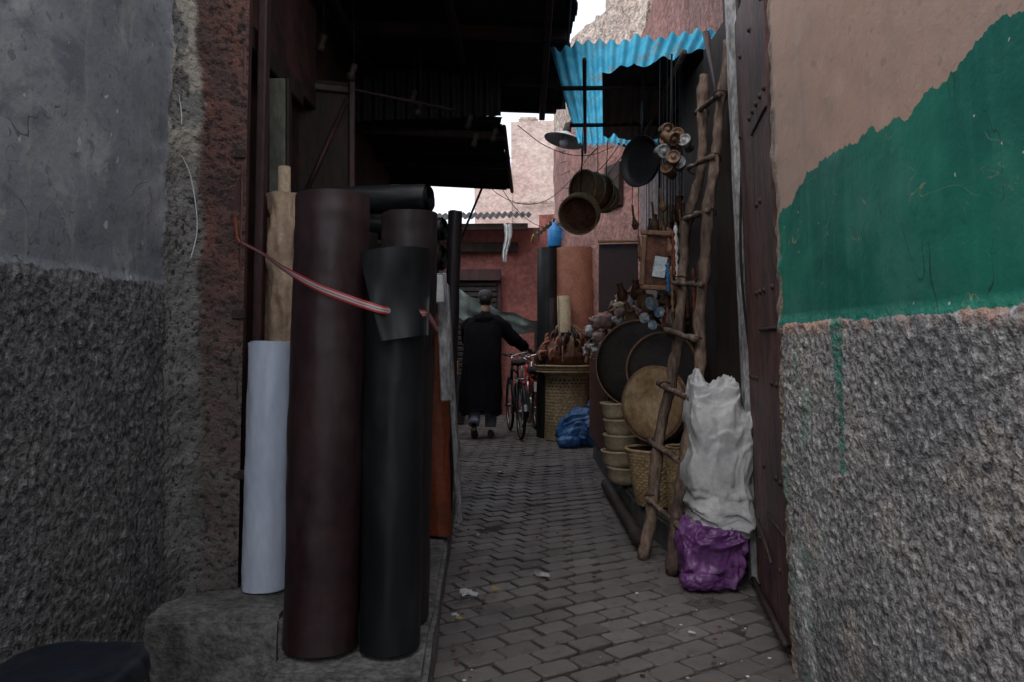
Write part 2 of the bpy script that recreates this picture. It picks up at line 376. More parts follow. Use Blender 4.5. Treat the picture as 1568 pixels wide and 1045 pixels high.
M_leath = cmat('brown_leather_goods', (.17, .065, .04), (.075, .033, .022), 12, .5, .4, 60, var=.8)
M_robe = cmat('black_wool', (.008, .008, .010), (.005, .005, .007), 8, .95, .5, 120, spec=.1)
M_cap = cmat('grey_cap', (.06, .06, .065), (.04, .04, .043), 8, .9, .4, 120)
M_face = cmat('skin', (.20, .11, .075), (.16, .085, .06), 10, .6, .1, 90, var=.1)
M_trous = cmat('grey_trousers', (.24, .26, .31), (.18, .20, .25), 10, .85, .4, 90)
M_shoe = cmat('brown_shoe', (.12, .075, .06), (.07, .045, .035), 10, .5, .2, 60)
M_rubber = cmat('tyre_rubber', (.018, .018, .018), (.013, .013, .013), 10, .8, .2, 60)
M_chrome = cmat('dull_chrome', (.42, .42, .43), (.25, .25, .25), 20, .3, .1, 60, metal=.9)
M_redp = cmat('red_paint', (.30, .02, .02), (.2, .015, .015), 10, .35, .1, 60, spec=.5)
M_plate = cmat('number_plate', (.6, .6, .62), (.5, .5, .5), 10, .5, .1, 60)
M_lampw = cmat('lamp_enamel', (.60, .66, .68), (.42, .5, .54), 9, .4, .1, 60)
M_wire = cmat('cable', (.012, .012, .012), (.01, .01, .01), 9, .7, .1, 60)
M_paper = cmat('paper_litter', (.6, .62, .66), (.5, .5, .5), 9, .9, .1, 60)
M_yel = cmat('yellow_litter', (.6, .42, .08), (.5, .35, .05), 9, .7, .1, 60)
M_stool = cmat('navy_plastic', (.010, .014, .024), (.008, .011, .018), 9, .4, .3, 80, spec=.5, dust=(.05, .05, .05))
M_bluep = cmat('blue_plastic', (.03, .22, .5), (.02, .16, .4), 9, .4, .1, 60)
M_paletrim = cmat('peeling_white_trim', (.46, .46, .46), (.22, .21, .21), 8, .8, .5, 40, stretch=(1, 1, .3), var=.9)
M_grwall = cmat('grey_pink_plaster', (.24, .18, .175), (.14, .12, .12), 3, .9, .8, 40, bd=.01, var=.8)
M_mask = cmat('ceramic_blue', (.08, .17, .27), (.42, .42, .40), 24, .4, .1, 60)
k = NT('blue_translucent_sheet')
bc = k.mix(k.smooth(k.noise(5, 4), .35, .65), (.12, .52, .72), (.06, .39, .60))
bc = k.mix(k.smooth(k.noise(7, 5, .75, k.vec(1, .4, 1)), .54, .66), bc, (.20, .30, .33))
k.out(bc, .5)
tr = k.n.new('ShaderNodeBsdfTranslucent'); k.put(tr.inputs[0], bc)
mx = k.n.new('ShaderNodeMixShader'); mx.inputs[0].default_value = .8
k.t.links.new(k.b.outputs[0], mx.inputs[1]); k.t.links.new(tr.outputs[0], mx.inputs[2])
k.t.links.new(mx.outputs[0], k.n['Material Output'].inputs[0]); M_bluesheet = k.m
k = NT('striped_strap'); uvn = k.n.new('ShaderNodeUVMap'); sp = k.n.new('ShaderNodeSeparateXYZ'); k.t.links.new(uvn.outputs[0], sp.inputs[0])
f = k.math('ABSOLUTE', k.math('SUBTRACT', sp.outputs[1], .5))
c = k.mix(k.math('LESS_THAN', f, .26), (.34, .035, .028), (.40, .33, .36))
M_strap = k.out(k.mix(k.math('LESS_THAN', f, .05), c, (.25, .08, .07)), .45)

# ------------------------------------------------------------------ ground
mesh('ground', [(-80, -80, -.013), (80, -80, -.013), (80, 80, -.013), (-80, 80, -.013)], [(0, 1, 2, 3)], M_ground, smooth=False)
def pavers():
    vs = []; fs = []; tone = []
    ang = math.radians(33); ca, sa = math.cos(ang), math.sin(ang); W, H, g = .172, .118, .009
    for i in range(-70, 130):
        for j in range(-130, 150):
            u = (i + (.5 if j % 2 else 0)) * W; v = j * H
            cx = u * ca - v * sa; cy = u * sa + v * ca
            cx += .03 * noise.noise(Vector((cy * .8, 3, 0))); cy += .03 * noise.noise(Vector((cx * .9, cy * .5, 8)))
            if cy < .3 or cy > 17: continue
            xl = -.30 - max(0, cy - 2.8) * .05 - .12; xr = 1.1 + min(.4, max(0, cy - 3) * .1)
            if cy > 8: xl = -2.2
            if cx < xl or cx > xr: continue
            mid = math.exp(-((cx - .22 - .12 * noise.noise(Vector((cy * .6, 1, 0)))) / .26) ** 2)
            # away from the drain line many joints are packed with dust (blocks sit lower / tighter)
            dz = .004 * noise.noise(Vector((cx * 9, cy * 9, 0))) + .009 * noise.noise(Vector((cx * 1.3, cy * 1.3, 5))) + random.uniform(-.002, .002) * (1 + mid) - .007 + .012 * mid
            if random.random() < .05: dz -= .004
            tx, ty = random.uniform(-.02, .02), random.uniform(-.02, .02); rj = random.uniform(-.04, .04)
            b = len(vs); w, h = W - g, H - g
            w *= random.uniform(.95, 1.02) - .01 * mid; h *= random.uniform(.95, 1.03) - .06 * mid
            out = [(-w/2, -h*.38), (-w*.42, -h/2), (w*.42, -h/2), (w/2, -h*.38), (w/2, h*.38), (w*.42, h/2), (-w*.42, h/2), (-w/2, h*.38)]
            for sc_, zz in ((1, -.03), (1, -.004), (.95, 0)):
                for (a, c_) in out:
                    a2 = a * sc_ + (0 if zz else random.uniform(-.004, .004)); c2 = c_ * (sc_ if sc_ == 1 else .92)
                    ar = a2 * math.cos(rj) - c2 * math.sin(rj); cr = a2 * math.sin(rj) + c2 * math.cos(rj)
                    vs.append((cx + ar * ca - cr * sa, cy + ar * sa + cr * ca, dz + zz + ar * tx + cr * ty))
            t = min(1, max(0, .5 + random.gauss(0, .22)))
            for r_ in (0, 1):
                for q in range(8):
                    fs.append((b + r_ * 8 + q, b + r_ * 8 + (q + 1) % 8, b + r_ * 8 + 8 + (q + 1) % 8, b + r_ * 8 + 8 + q)); tone.append(t * (.0 if r_ == 0 else .6))
            fs.append(tuple(b + 16 + q for q in range(8))); tone.append(t)
    o = mesh('alley_pavement', vs, fs, M_pav, smooth=False)
    at = o.data.attributes.new('tone', 'FLOAT', 'FACE'); at.data.foreach_set('value', tone)
pavers()

# ------------------------------------------------------------------ near walls
def rough_h(p):
    a = vn(p, 40) + .55 * vn(p, 85) + .7 * vn(p, 11)
    return .006 * a
def dR(p):
    r = sst(p.z + .02 * vn(p, 12), 1.29, 1.25); e = sst(p.y + .05 * vn(p, 9), 2.84, 2.92)
    h = .02 * vn(p, 1.3) + r * (.007 + rough_h(p)) + (1 - r) * .0018 * vn(p, 11)
    return h + e * (.014 * vn(p, 17) + .018 * vn(p, 5))
def dL(p):
    r = sst(p.z + .02 * vn(p, 12), 1.42, 1.38); e = sst(p.y + .03 * vn(p, 9), 2.78, 2.83); r2 = max(r, e)
    return .02 * vn(p, 1.3) + r * .006 + r2 * rough_h(p) + (1 - r2) * (.006 * vn(p, 5) + .002 * vn(p, 16)) + e * (.012 * vn(p, 6) - .004)
HT_ = 2.85
g = grp('painted_stucco_wall', (1.2, 1.5, 0))
pr = [(1.03, 1.1), (1.03, 2.84), (1.035, 2.90), (1.055, 2.95), (1.09, 2.985), (1.14, 3.0)]
wall_sheet('stucco_face', pr, -.03, HT_, .0065, .0065, dR, M_right, g, lean=-.044)
wall_sheet('stucco_face_side', [(1.03, -2.5), (1.03, 1.1)], -.03, HT_, .03, .03, dR, M_right, g, lean=-.044)
prism('wall_core', [(1.16, -2.5), (1.16, 2.9), (1.9, 2.9), (1.9, -2.5)], -.03, HT_ - .03, M_grwall, g)
prism('wall_coping', [(.93, -2.5), (.93, 2.88), (1.9, 2.88), (1.9, -2.5)], HT_ - .025, HT_ + .05, M_conc, g, .012)
g = grp('grey_stucco_wall', (-1.5, 1.5, 0))
pl = [(-1.25, 1.5), (-1.25, 2.77), (-1.24, 2.84), (-1.21, 2.90), (-1.15, 2.945), (-1.03, 2.975)]
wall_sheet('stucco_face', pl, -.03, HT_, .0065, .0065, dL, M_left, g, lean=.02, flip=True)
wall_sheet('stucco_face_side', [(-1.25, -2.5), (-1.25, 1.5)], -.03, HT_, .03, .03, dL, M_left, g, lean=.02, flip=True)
prism('wall_core', [(-1.33, -2.5), (-1.33, 2.86), (-2.0, 2.86), (-2.0, -2.5)], -.03, HT_ - .03, M_grwall, g)
prism('wall_coping', [(-1.17, -2.5), (-1.17, 2.86), (-2.0, 2.86), (-2.0, -2.5)], HT_ - .025, HT_ + .05, M_conc, g, .012)
g = grp('loose_wire', (-1.2, 2.5, 1.6))
tube('wire', [(-1.205, 2.86, 2.14), (-1.19, 2.87, 2.0), (-1.20, 2.86, 1.9), (-1.17, 2.90, 1.8), (-1.15, 2.91, 1.62), (-1.17, 2.90, 1.5)], .0022, M_whitec, g, 6, smooth_path=6)

def lumpy_block(name, pts, z0, z1, mat):
    o = prism(name, pts, z0, z1, mat, None, .018)
    import bmesh
    bm = bmesh.new(); bm.from_mesh(o.data)
    bmesh.ops.triangulate(bm, faces=[f for f in bm.faces if len(f.verts) > 4])
    for _ in range(4): bmesh.ops.subdivide_edges(bm, edges=[e for e in bm.edges if e.calc_length() > .06], cuts=1, use_grid_fill=True)
    for v in bm.verts: v.co += Vector((vn(v.co, 9), vn(v.co + Vector((5, 0, 0)), 9), .8 * vn(v.co + Vector((0, 5, 0)), 7))) * .012
    bm.to_mesh(o.data); bm.free()
    return o
lumpy_block('concrete_step', [(-1.30, 2.66), (-.775, 2.68), (-.775, 3.6), (-1.30, 3.6)], -.03, .27, M_conc)
lumpy_block('stone_sill', [(-.772, 2.44), (-.262, 2.44), (-.40, 5.6), (-.772, 5.6)], -.03, .165, M_conc)
lumpy_block('left_kerb', [(-.772, 5.61), (-.41, 5.61), (-.60, 9.2), (-1.3, 9.2)], -.03, .15, M_kerb)
lumpy_block('right_kerb', [(1.35, 4.2), (.93, 4.35), (.80, 5.2), (.84, 8.3), (1.5, 8.3)], -.03, .16, M_kerb)

# ------------------------------------------------------------------ left shop building
g = grp('shop_building', (-1.6, 5, 0))
dd = lambda p: .012 * vn(p, 2) + .004 * vn(p, 14)
wall_sheet('front_wall', [(-1.15, 3.05), (-1.22, 8.6), (-2.5, 8.7)], 0, 3.6, .05, .05, dd, M_darkw, g, flip=True)
prism('mass', [(-1.28, 3.0), (-1.32, 8.5), (-3.5, 8.5), (-3.5, 3.0)], 0, 3.55, M_darkw, g)
box('door_frame_post', (-1.045, 3.03, 1.75), (.06, .09, 3.0), M_frame, g, rot=(0, .022, 0))
box('door_frame_post_inner', (-1.0, 3.17, 1.75), (.035, .06, 3.0), M_frame, g, rot=(0, .02, 0))
box('frame_lip', (-1.012, 2.998, 1.75), (.010, .04, 3.0), M_doorred, g, rot=(0, .022, 0))
box('door_jamb', (-1.01, 3.46, 1.3), (.075, .08, 2.06), M_jamb, g)
box('jamb_edge', (-.965, 3.44, 1.3), (.014, .05, 2.06), M_darkwood, g)
box('lintel', (-1.08, 3.5, 2.40), (.12, .8, .10), M_darkwood, g)
box('upper_panel', (-1.10, 3.8, 2.75), (.04, 1.2, .55), M_darkw, g)
for z in (.7, 1.3, 1.9, 2.5): box('hinge', (-1.02, 2.975, z), (.05, .012, .035), M_iron, g, bev=.003)
g = grp('open_shop_door', (-1.05, 4.4, 0))
cx, cy, rz = -1.06, 4.42, .35
def dpt(u, z, o=0): return (cx + u * math.cos(rz) + o * math.sin(rz), cy + u * math.sin(rz) - o * math.cos(rz), z)
box('panel', (cx, cy, 1.5), (.36, .03, 2.3), M_darkwood, g, rot=(0, 0, rz))
for u in (-.165, .165): box('stile', dpt(u, 1.5, .028), (.035, .026, 2.3), M_frame, g, rot=(0, 0, rz))
for z in (.5, 1.2, 1.85, 2.6): box('rail', dpt(0, z, .028), (.294, .024, .04), M_frame, g, rot=(0, 0, rz))
for z0 in (.5, 1.2, 1.85): tube('brace', [dpt(-.14, z0 + .03, .03), dpt(.14, z0 + (.62 if z0 < 1.8 else .70), .03)], .014, M_frame, g, 6)
g = grp('corrugated_iron_canopy', (-.4, 5, 3.2))
corr('sheet', (.30, 2.95, 3.28), (.47, 6.85, 3.20), (-1.5, 7.0, 3.30), (-1.5, 2.95, 3.36), 46, .016, M_roofdark, g, 30, 0, .05)
for y in (3.3, 4.2, 5.1, 6.0, 6.7): box('rafter', (-.60, y, 3.19), (1.75 + .03 * y, .06, .08), M_darkwood, g, rot=(0, .03, .02))
for x in (-1.0, -.35, .22): box('purlin', (x, 5, 3.12), (.05, 3.7, .05), M_darkwood, g, rot=(0, 0, -.02))
box('edge_fascia', (.35, 4.9, 3.20), (.02, 3.8, .05), M_roofdark, g, rot=(0, 0, -.043))
g = grp('lower_iron_canopy', (-.8, 7, 2.8))
corr('sheet', (-.07, 5.75, 2.80), (.0, 8.1, 2.76), (-1.7, 8.1, 2.90), (-1.7, 5.75, 2.90), 28, .016, M_roofdark, g, 24, 0, .05)
for y in (6.0, 7.0, 7.95): box('rafter', (-.85, y, 2.78), (1.6, .05, .06), M_darkwood, g, rot=(0, .05, 0))
tube('edge_pole', [(-.06, 5.8, 2.76), (.0, 8.1, 2.72)], .018, M_iron, g)
corr('drop_sheet', (-.08, 5.72, 3.14), (-1.2, 5.72, 3.14), (-1.2, 5.74, 2.78), (-.08, 5.74, 2.82), 14, .014, M_roofdark, g, 4)
tube('prop', [(-.30, 8.0, 2.74), (-.62, 8.1, 2.0)], .012, M_iron, g)
g = grp('hanging_shop_fittings', (-.8, 4.5, 2.9))
for (x, y, z) in [(-1.0, 4.2, 2.78), (-.86, 4.3, 2.66), (-.62, 5.0, 2.74), (-.57, 4.9, 2.64), (-.28, 5.2, 2.64), (-.24, 5.2, 2.52), (-.12, 5.3, 2.58)]:
    tube('wire', [(x, y, 3.12), (x + .01, y, z + .04)], .003, M_wire, g, 5)
    lathe('fitting', [(.0, .04), (.018, .035), (.02, .0), (.014, -.01), (.026, -.03), (.02, -.055), (0, -.06)], M_iron, (x, y, z), (.3, .1, 1), g, 18)
tube('rail', [(-1.15, 4.6, 2.70), (-.35, 4.9, 2.62)], .009, M_iron, g)

# ------------------------------------------------------------------ right side buildings
g = grp('right_shop_building', (1.6, 6, 0))
dr_ = lambda p: .025 * vn(p, 1.7) + .006 * vn(p, 12)
wall_sheet('side_wall', [(1.26, 3.0), (1.30, 4.0), (1.36, 5.2), (1.46, 8.6)], 0, 3.1, .04, .04, dr_, M_grwall, g, lean=-.03)
wall_sheet('side_wall_upper', [(1.25, 3.0), (1.30, 4.0), (1.36, 5.2), (1.46, 8.6)], 3.1, 4.3, .04, .04, dr_, M_pink, g, lean=-.03)
dk = lambda p: .04 * vn(p, 1.5) + .02 * vn(p, 5)
wall_sheet('return_wall', [(1.46, 8.6), (.78, 10.4), (.64, 12.2), (.9, 14.5)], 0, 4.1, .05, .05, dk, M_pink, g)
wall_sheet('return_wall_top', [(1.46, 8.6), (.78, 10.4), (.64, 12.2), (.9, 14.5)], 4.1, 5.15, .05, .05, dk, M_tan, g)
prism('mass', [(1.40, 3.0), (1.62, 8.7), (4, 8.7), (4, 3.0)], 0, 4.25, M_tan, g)
prism('rear_mass', [(1.62, 8.72), (.98, 10.5), (.86, 12.2), (1.1, 14.5), (4, 14.5), (4, 8.72)], 0, 5.1, M_tan, g)
prism('upper_storey', [(1.52, 9.6), (1.62, 8.8), (4, 8.8), (4, 13), (1.52, 13)], 5.1, 7.2, M_tan, g, .04)
for (x, y, h) in [(1.1, 9.9, .12), (.98, 10.3, .18), (1.25, 9.5, .22), (1.4, 9.2, .15)]: blob('roof_rubble', (x + .12, y + .1, 5.13), (.4, .4, h * 2), M_tan, g, .7, .05, 5, 24, 16)
box('window_recess', (1.18, 9.25, 3.0), (.36, .06, .5), M_darkwood, g, rot=(0, 0, -1.21))
g = grp('studded_red_door', (1.1, 3.4, 0))
a = Vector((1.09, 3.02, 0)); b = Vector((1.235, 3.90, 0)); d = (b - a).normalized(); nn = Vector((-d.y, d.x, 0)); yaw = math.atan2(d.y, d.x)
def rd(u, z, o=0):
    p = a + d * u + nn * o; return (p.x - .042 * z, p.y, z)
for i in range(6):
    u = .075 + i * .148
    pts = [rd(u - .072, .04, 0), rd(u + .072, .04, 0), rd(u + .072, 2.75, 0), rd(u - .072, 2.75, 0), rd(u - .072, .04, .03), rd(u + .072, .04, .03), rd(u + .072, 2.75, .03), rd(u - .072, 2.75, .03)]
    mesh('plank', pts, [(0, 1, 2, 3), (7, 6, 5, 4), (0, 4, 5, 1), (1, 5, 6, 2), (2, 6, 7, 3), (3, 7, 4, 0)], M_doorred, g, False)
for z in (.25, .62, 1.0, 1.38, 1.75, 2.15, 2.5):
    for i in range(8):
        if random.random() < .45: lathe('stud', [(.013, 0), (.012, .006), (.006, .010), (0, .012)], M_iron, rd(.06 + i * .108, z + .03, .031), nn, g, 12)
for z in (.45, 1.25, 2.1): tube('strap_hinge', [rd(.02, z, .032), rd(.45, z, .032)], .007, M_iron, g, 6)
tube('bolt', [rd(.2, .30, .06), rd(.55, .40, .06)], .007, M_iron, g, 6)
tube('sill_bar', [rd(-.02, .05, .05), rd(.9, .03, .05)], .014, M_iron, g, 6)
g = grp('door_surround', (1.2, 4.0, 0))
def vbar(name, x, y, w, dpt_, z0, z1, mat, par, ln=-.042):
    pts = []
    n = 24
    for i in range(n + 1):
        z = z0 + (z1 - z0) * i / n; o = x + ln * z + .006 * noise.noise(Vector((x * 7, y, z * 3)))
        for (sx, sy) in ((-1, -1), (1, -1), (1, 1), (-1, 1)): pts.append((o + sx * w / 2, y + sy * dpt_ / 2, z))
    fs = [(i * 4 + j, i * 4 + (j + 1) % 4, i * 4 + 4 + (j + 1) % 4, i * 4 + 4 + j) for i in range(n) for j in range(4)] + [(0, 3, 2, 1), (n * 4, n * 4 + 1, n * 4 + 2, n * 4 + 3)]
    return mesh(name, pts, fs, mat, par, False)
vbar('pale_post', 1.205, 3.96, .040, .05, 0, 3.0, M_paletrim, g)
vbar('grey_post', 1.275, 4.0, .045, .05, 0, 3.0, M_grwall, g)
vbar('dark_post', 1.26, 4.12, .07, .10, 0, 3.0, M_darkwood, g)
vbar('dark_board', 1.27, 4.45, .05, .45, .16, 2.9, M_darkwood, g)
vbar('dark_board_rear', 1.30, 5.1, .05, .75, .16, 2.9, M_darkwood, g)
tube('cable', [(1.11, 3.90, 3.0), (1.13, 3.91, 2.3), (1.12, 3.90, 1.6), (1.17, 3.90, 1.1)], .006, M_wire, g, 6, smooth_path=5)

g = grp('blue_corrugated_awning', (.8, 6, 3.05))
corr('sheet', (.24, 4.95, 3.03), (1.30, 4.72, 3.06), (1.40, 7.5, 3.05), (.62, 7.4, 3.03), 15, .016, M_bluesheet, g, 30, .02, .12)
corr('dark_underlay', (.60, 5.30, 2.985), (1.30, 4.86, 3.00), (1.40, 7.15, 2.99), (.80, 7.0, 2.985), 8, .006, M_roofdark, g, 12, .02, .16)
for y, xa in ((5.55, .34), (6.5, .5)): tube('cross_bar', [(xa - .03, y, 2.96), (1.35, y, 2.97)], .016, M_iron, g, 6)
tube('long_bar', [(.45, 4.95, 2.95), (.68, 7.4, 2.95)], .014, M_iron, g, 6)
tube('long_bar', [(1.05, 4.85, 2.96), (1.15, 7.4, 2.96)], .018, M_log, g, 6)
tube('prop_pole', [(1.2, 4.2, 2.0), (1.12, 4.6, 2.98)], .022, M_frame, g, 8)

# ------------------------------------------------------------------ ladder
g = grp('log_ladder', (.9, 4.3, 0))
def rail(name, p0, p1, r0, r1, sd):
    pts = seg_line(p0, p1, 70); rr = []
    for i, p in enumerate(pts):
        t = i / 70; p += Vector((.045 * noise.noise(Vector((sd, t * 6, 0))), .03 * noise.noise(Vector((0, sd, t * 6))), 0))
        kn = max(0, noise.noise(Vector((sd * 3, t * 18, 2)))) * .024
        rr.append(r0 + (r1 - r0) * t + kn)
    tube(name, pts, rr, M_log, g, 14, wob=.012, wf=20)
rail('near_rail', (.845, 4.10, 0), (1.09, 4.02, 2.72), .032, .022, 1.3)
rail('far_rail', (.735, 4.42, 0), (1.085, 4.38, 2.66), .034, .022, 4.7)
for i in range(8):
    t = .10 + i * .113 + random.uniform(-.01, .01)
    A = Vector((.845, 4.10, 0)).lerp(Vector((1.09, 4.02, 2.72)), t + .01); B = Vector((.735, 4.42, 0)).lerp(Vector((1.085, 4.38, 2.66)), t + .035)
    e = (B - A).normalized()
    A2 = A - e * random.uniform(.04, .07) + Vector((-.030, 0, random.uniform(-.02, .02))); B2 = B + e * .05 + Vector((-.030, 0, random.uniform(-.02, .02)))
    tube('rung', seg_line(A2, B2, 10), random.uniform(.014, .020), M_log, g, 10, wob=.012, wf=25)
    for Q in (A, B): tube('lashing', circle(Q + Vector((-.010, 0, 0)), .034, (0.2, .6, .8), 14), .004, M_iron, g, 6, True)

# ------------------------------------------------------------------ sacks
g = grp('white_sack', (1.03, 4.0, .6))
def sackshape(p, d):
    t = d.z
    p = p.copy(); f = 1 + .08 * math.sin(2.2 * t - 1.6) - .14 * sst(t, .5, 1.0); p.x *= f; p.y *= f
    p.x += .030 * math.sin(1.7 * t + .4) - .015; p.x += .055 * sst(t, .0, -.7) - .03 * sst(t, .3, 1)
    p.z += .075 * math.exp(-((p.x + .10) / .035) ** 2) * sst(t, .8, 1) + .05 * math.exp(-((p.x - .05) / .05) ** 2) * sst(t, .8, 1)
    p.z -= .07 * sst(p.x, .05, .16) * sst(t, .5, 1)
    return p
blob('body', (1.03, 4.02, .575), (.33, .34, .78), M_sack, g, .42, .034, 4.2, 240, 200, True, 2, 0, 1.5, sackshape)
g = grp('purple_sack', (.97, 3.95, .15))
blob('body', (.985, 3.96, .155), (.29, .30, .31), M_purple, g, .5, .034, 7, 140, 100, True, 4, 0, 1.2)
blob('fold', (.92, 3.86, .05), (.20, .16, .09), M_purple, g, .7, .018, 12, 80, 50, True, 7)

# ------------------------------------------------------------------ fabric and leather rolls
def lrolls(name, p0, p1, R, mat, rin=.02, turns=12, core=None, **kw):
    g = grp(name, p0)
    roll('wound_sheet', p0, p1, R, rin, turns, mat, g, **kw)
    if core:
        ax = (Vector(p1) - Vector(p0)).normalized(); L = (Vector(p1) - Vector(p0)).length
        lathe('core_tube', [(rin * .95, -.0), (rin * .95, L + core), (rin * .75, L + core), (rin * .75, L - .1)], M_card, p0, ax, g, 24)
    return g
lrolls('maroon_leather_roll', (-.645, 2.68, .180), (-.607, 2.70, 1.69), .128, M_maroon, .03, 12, amp=.006, freq=3, start=4.2, nz=150, ring=.0022)
lrolls('black_leather_roll', (-.412, 2.67, .180), (-.392, 2.69, 1.50), .104, M_black, .03, 10, amp=.006, freq=3, start=5.6, nz=120, ring=.0014)
lrolls('brown_leather_roll', (-.415, 2.95, .180), (-.385, 2.98, 1.675), .106, M_brownblk, .03, 10, amp=.004, start=4.6, nz=120, ring=.0016)
lrolls('white_fabric_roll', (-.925, 2.975, .282), (-.905, 3.0, 1.195), .088, M_whiter, .025, 9, amp=.005, start=5.1, nz=90, ring=.001)
lrolls('beige_fabric_roll', (-.915, 3.20, .282), (-.915, 3.20, 1.79), .062, M_beige, .026, 6, core=.11, amp=.022, freq=7, start=4.4, nz=110)
lrolls('beige_fabric_roll', (-.995, 3.28, .282), (-.985, 3.28, 1.70), .040, M_beige, .015, 4, amp=.030, freq=7, start=4.4, nz=110)
lrolls('black_fabric_roll', (-1.05, 3.55, 1.815), (-.345, 3.30, 1.79), .063, M_black, .01, 7, amp=.004, start=4)
lrolls('black_fabric_roll', (-1.0, 3.72, 1.73), (-.30, 3.50, 1.69), .055, M_black, .01, 6, amp=.004, start=4)
lrolls('black_fabric_roll', (-1.0, 3.72, 1.60), (-.305, 3.50, 1.565), .060, M_brownblk, .01, 6, amp=.004, start=3)
lrolls('black_fabric_roll', (-.48, 3.35, .18), (-.47, 3.37, 1.66), .09, M_black, .02, 8, amp=.004)
lrolls('black_fabric_roll', (-.62, 3.1, .18), (-.62, 3.12, 1.62), .10, M_brownblk, .02, 8, amp=.004)
lrolls('dark_leather_roll', (-.40, 4.75, .17), (-.345, 4.80, 1.98), .045, M_brownblk, .01, 6, amp=.004)
lrolls('dark_leather_roll', (-.53, 4.55, .17), (-.47, 4.60, 1.9), .06, M_brownblk, .01, 6, amp=.004)
lrolls('orange_leather_roll', (-.385, 4.2, .18), (-.42, 4.3, 1.34), .070, M_orange, .03, 4, amp=.012, start=5.0)
g = grp('leaning_fabric_boards', (-.42, 4.6, .8))
box('pale_board', (-.352, 4.10, 1.22), (.055, .02, .66), M_paletrim, g, rot=(0, -.04, 0))
box('grey_board', (-.335, 4.52, .85), (.03, .10, 1.35), M_paletrim, g, rot=(0, -.06, 0))
box('white_packet', (-.375, 4.0, 1.46), (.06, .05, .14), M_whitec, g, rot=(0, -.05, .2))
for i, (x, y, h, m) in enumerate([(-.50, 5.4, 1.5, M_darkwood), (-.55, 6.2, 1.2, M_terra), (-.60, 7.0, 1.35, M_darkwood), (-.68, 7.8, 1.1, M_leath), (-.8, 8.6, 1.3, M_darkwood)]):
    box('stacked_board', (x, y, .15 + h / 2), (.10, .45, h), m, g, rot=(0, -.06 + .02 * i, .05))
g = grp('leather_offcut', (-.4, 2.55, 1.4))
vs = []; fs = []
for i in range(25):
    v = i / 24
    for j in range(17):
        u = j / 16; x = -.500 + .225 * u + .085 * v * (1 - u); z = 1.51 - .29 * v - .02 * (1 - u)
        bul = math.sqrt(max(0, .114 ** 2 - (x + .40) ** 2)) if abs(x + .40) < .114 else 0
        y = 2.675 - bul - .012 - .03 * v * v * u - .010 * math.sin(v * 5 + u * 3) - .025 * sst(u, .35, .0) * sst(v, .2, .8)
        vs.append((x, y, z))
for i in range(24):
    for j in range(16): fs.append((i * 17 + j, i * 17 + j + 1, (i + 1) * 17 + j + 1, (i + 1) * 17 + j))
mesh('flap', vs, fs, M_black, g)
def ribbon(name, pts, w, mat, parent=None, tw=None):
    pts = [Vector(p) for p in pts]; n = len(pts); q = []
    for i in range(n - 1):
        p0 = pts[max(0, i - 1)]; p1 = pts[i]; p2 = pts[i + 1]; p3 = pts[min(n - 1, i + 2)]
        for kk in range(12):
            t = kk / 12; q.append(.5 * ((2 * p1) + (p2 - p0) * t + (2 * p0 - 5 * p1 + 4 * p2 - p3) * t * t + (3 * p1 - p0 - 3 * p2 + p3) * t ** 3))
    q.append(pts[-1]); vs = []; fs = []
    for i, p in enumerate(q):
        t = i / (len(q) - 1); dd_ = (q[min(len(q) - 1, i + 1)] - q[max(0, i - 1)]).normalized()
        up = Vector((0, 0, 1)); up = (up - dd_ * up.dot(dd_)).normalized(); sd = dd_.cross(up)
        a = .25 * math.sin(t * 9); o = up * math.cos(a) + sd * math.sin(a); ww = w * (.45 + .55 * sst(t, 0, .35))
        for s_ in (-.5, 0, .5): vs.append(p + o * ww * s_ + sd * (.003 if s_ == 0 else 0)); 
    for i in range(len(q) - 1):
        for j in range(2): fs.append((i * 3 + j, i * 3 + j + 1, i * 3 + 4 + j, i * 3 + 3 + j))
    o = mesh(name, vs, fs, mat, parent)
    ul = o.data.uv_layers.new(name='UVMap')
    for poly in o.data.polygons:
        for li in poly.loop_indices:
            vi = o.data.loops[li].vertex_index; ul.data[li].uv = ((vi // 3) * .05, (vi % 3) / 2)
    return o
ribbon('striped_binding_strap', [(-1.01, 2.94, 1.57), (-.86, 2.76, 1.50), (-.74, 2.580, 1.435), (-.62, 2.535, 1.372), (-.51, 2.540, 1.33), (-.455, 2.520, 1.312), (-.415, 2.525, 1.300), (-.385, 2.56, 1.296), (-.30, 2.60, 1.29), (-.280, 2.66, 1.285), (-.270, 2.9, 1.24)], .026, M_strap)
g = grp('red_cord', (-1.01, 2.93, 1.57)); tube('cord', [(-1.03, 2.96, 1.66), (-1.012, 2.93, 1.58), (-.99, 2.9, 1.555)], .006, M_orange, g, 6)
tube('cord_end', [(-.275, 2.9, 1.24), (-.30, 3.05, 1.12), (-.31, 3.1, 1.05)], .007, M_orange, g, 6)

g = grp('plastic_stool', (-1.03, 1.85, 0))
def sq(a, i, z, r): return r * (.16 * abs(math.sin(2 * a)) ** 1.6 - .06)
lathe('seat', [(.0, .452), (.10, .452), (.125, .447), (.14, .454), (.160, .452), (.168, .44), (.172, .41), (.168, .40)], M_stool, (-1.03, 1.83, 0), (0, 0, 1), g, 64, sq)
for sx in (-1, 1):
    for sy in (-1, 1): tube('leg', [(-1.03 + sx * .115, 1.83 + sy * .115, .43), (-1.03 + sx * .145, 1.83 + sy * .145, -.01)], [.024, .018], M_stool, g, 10)
tube('brace', [(-1.16, 1.70, .2), (-.90, 1.70, .2), (-.90, 1.96, .2), (-1.16, 1.96, .2)], .012, M_stool, g, 6, True)

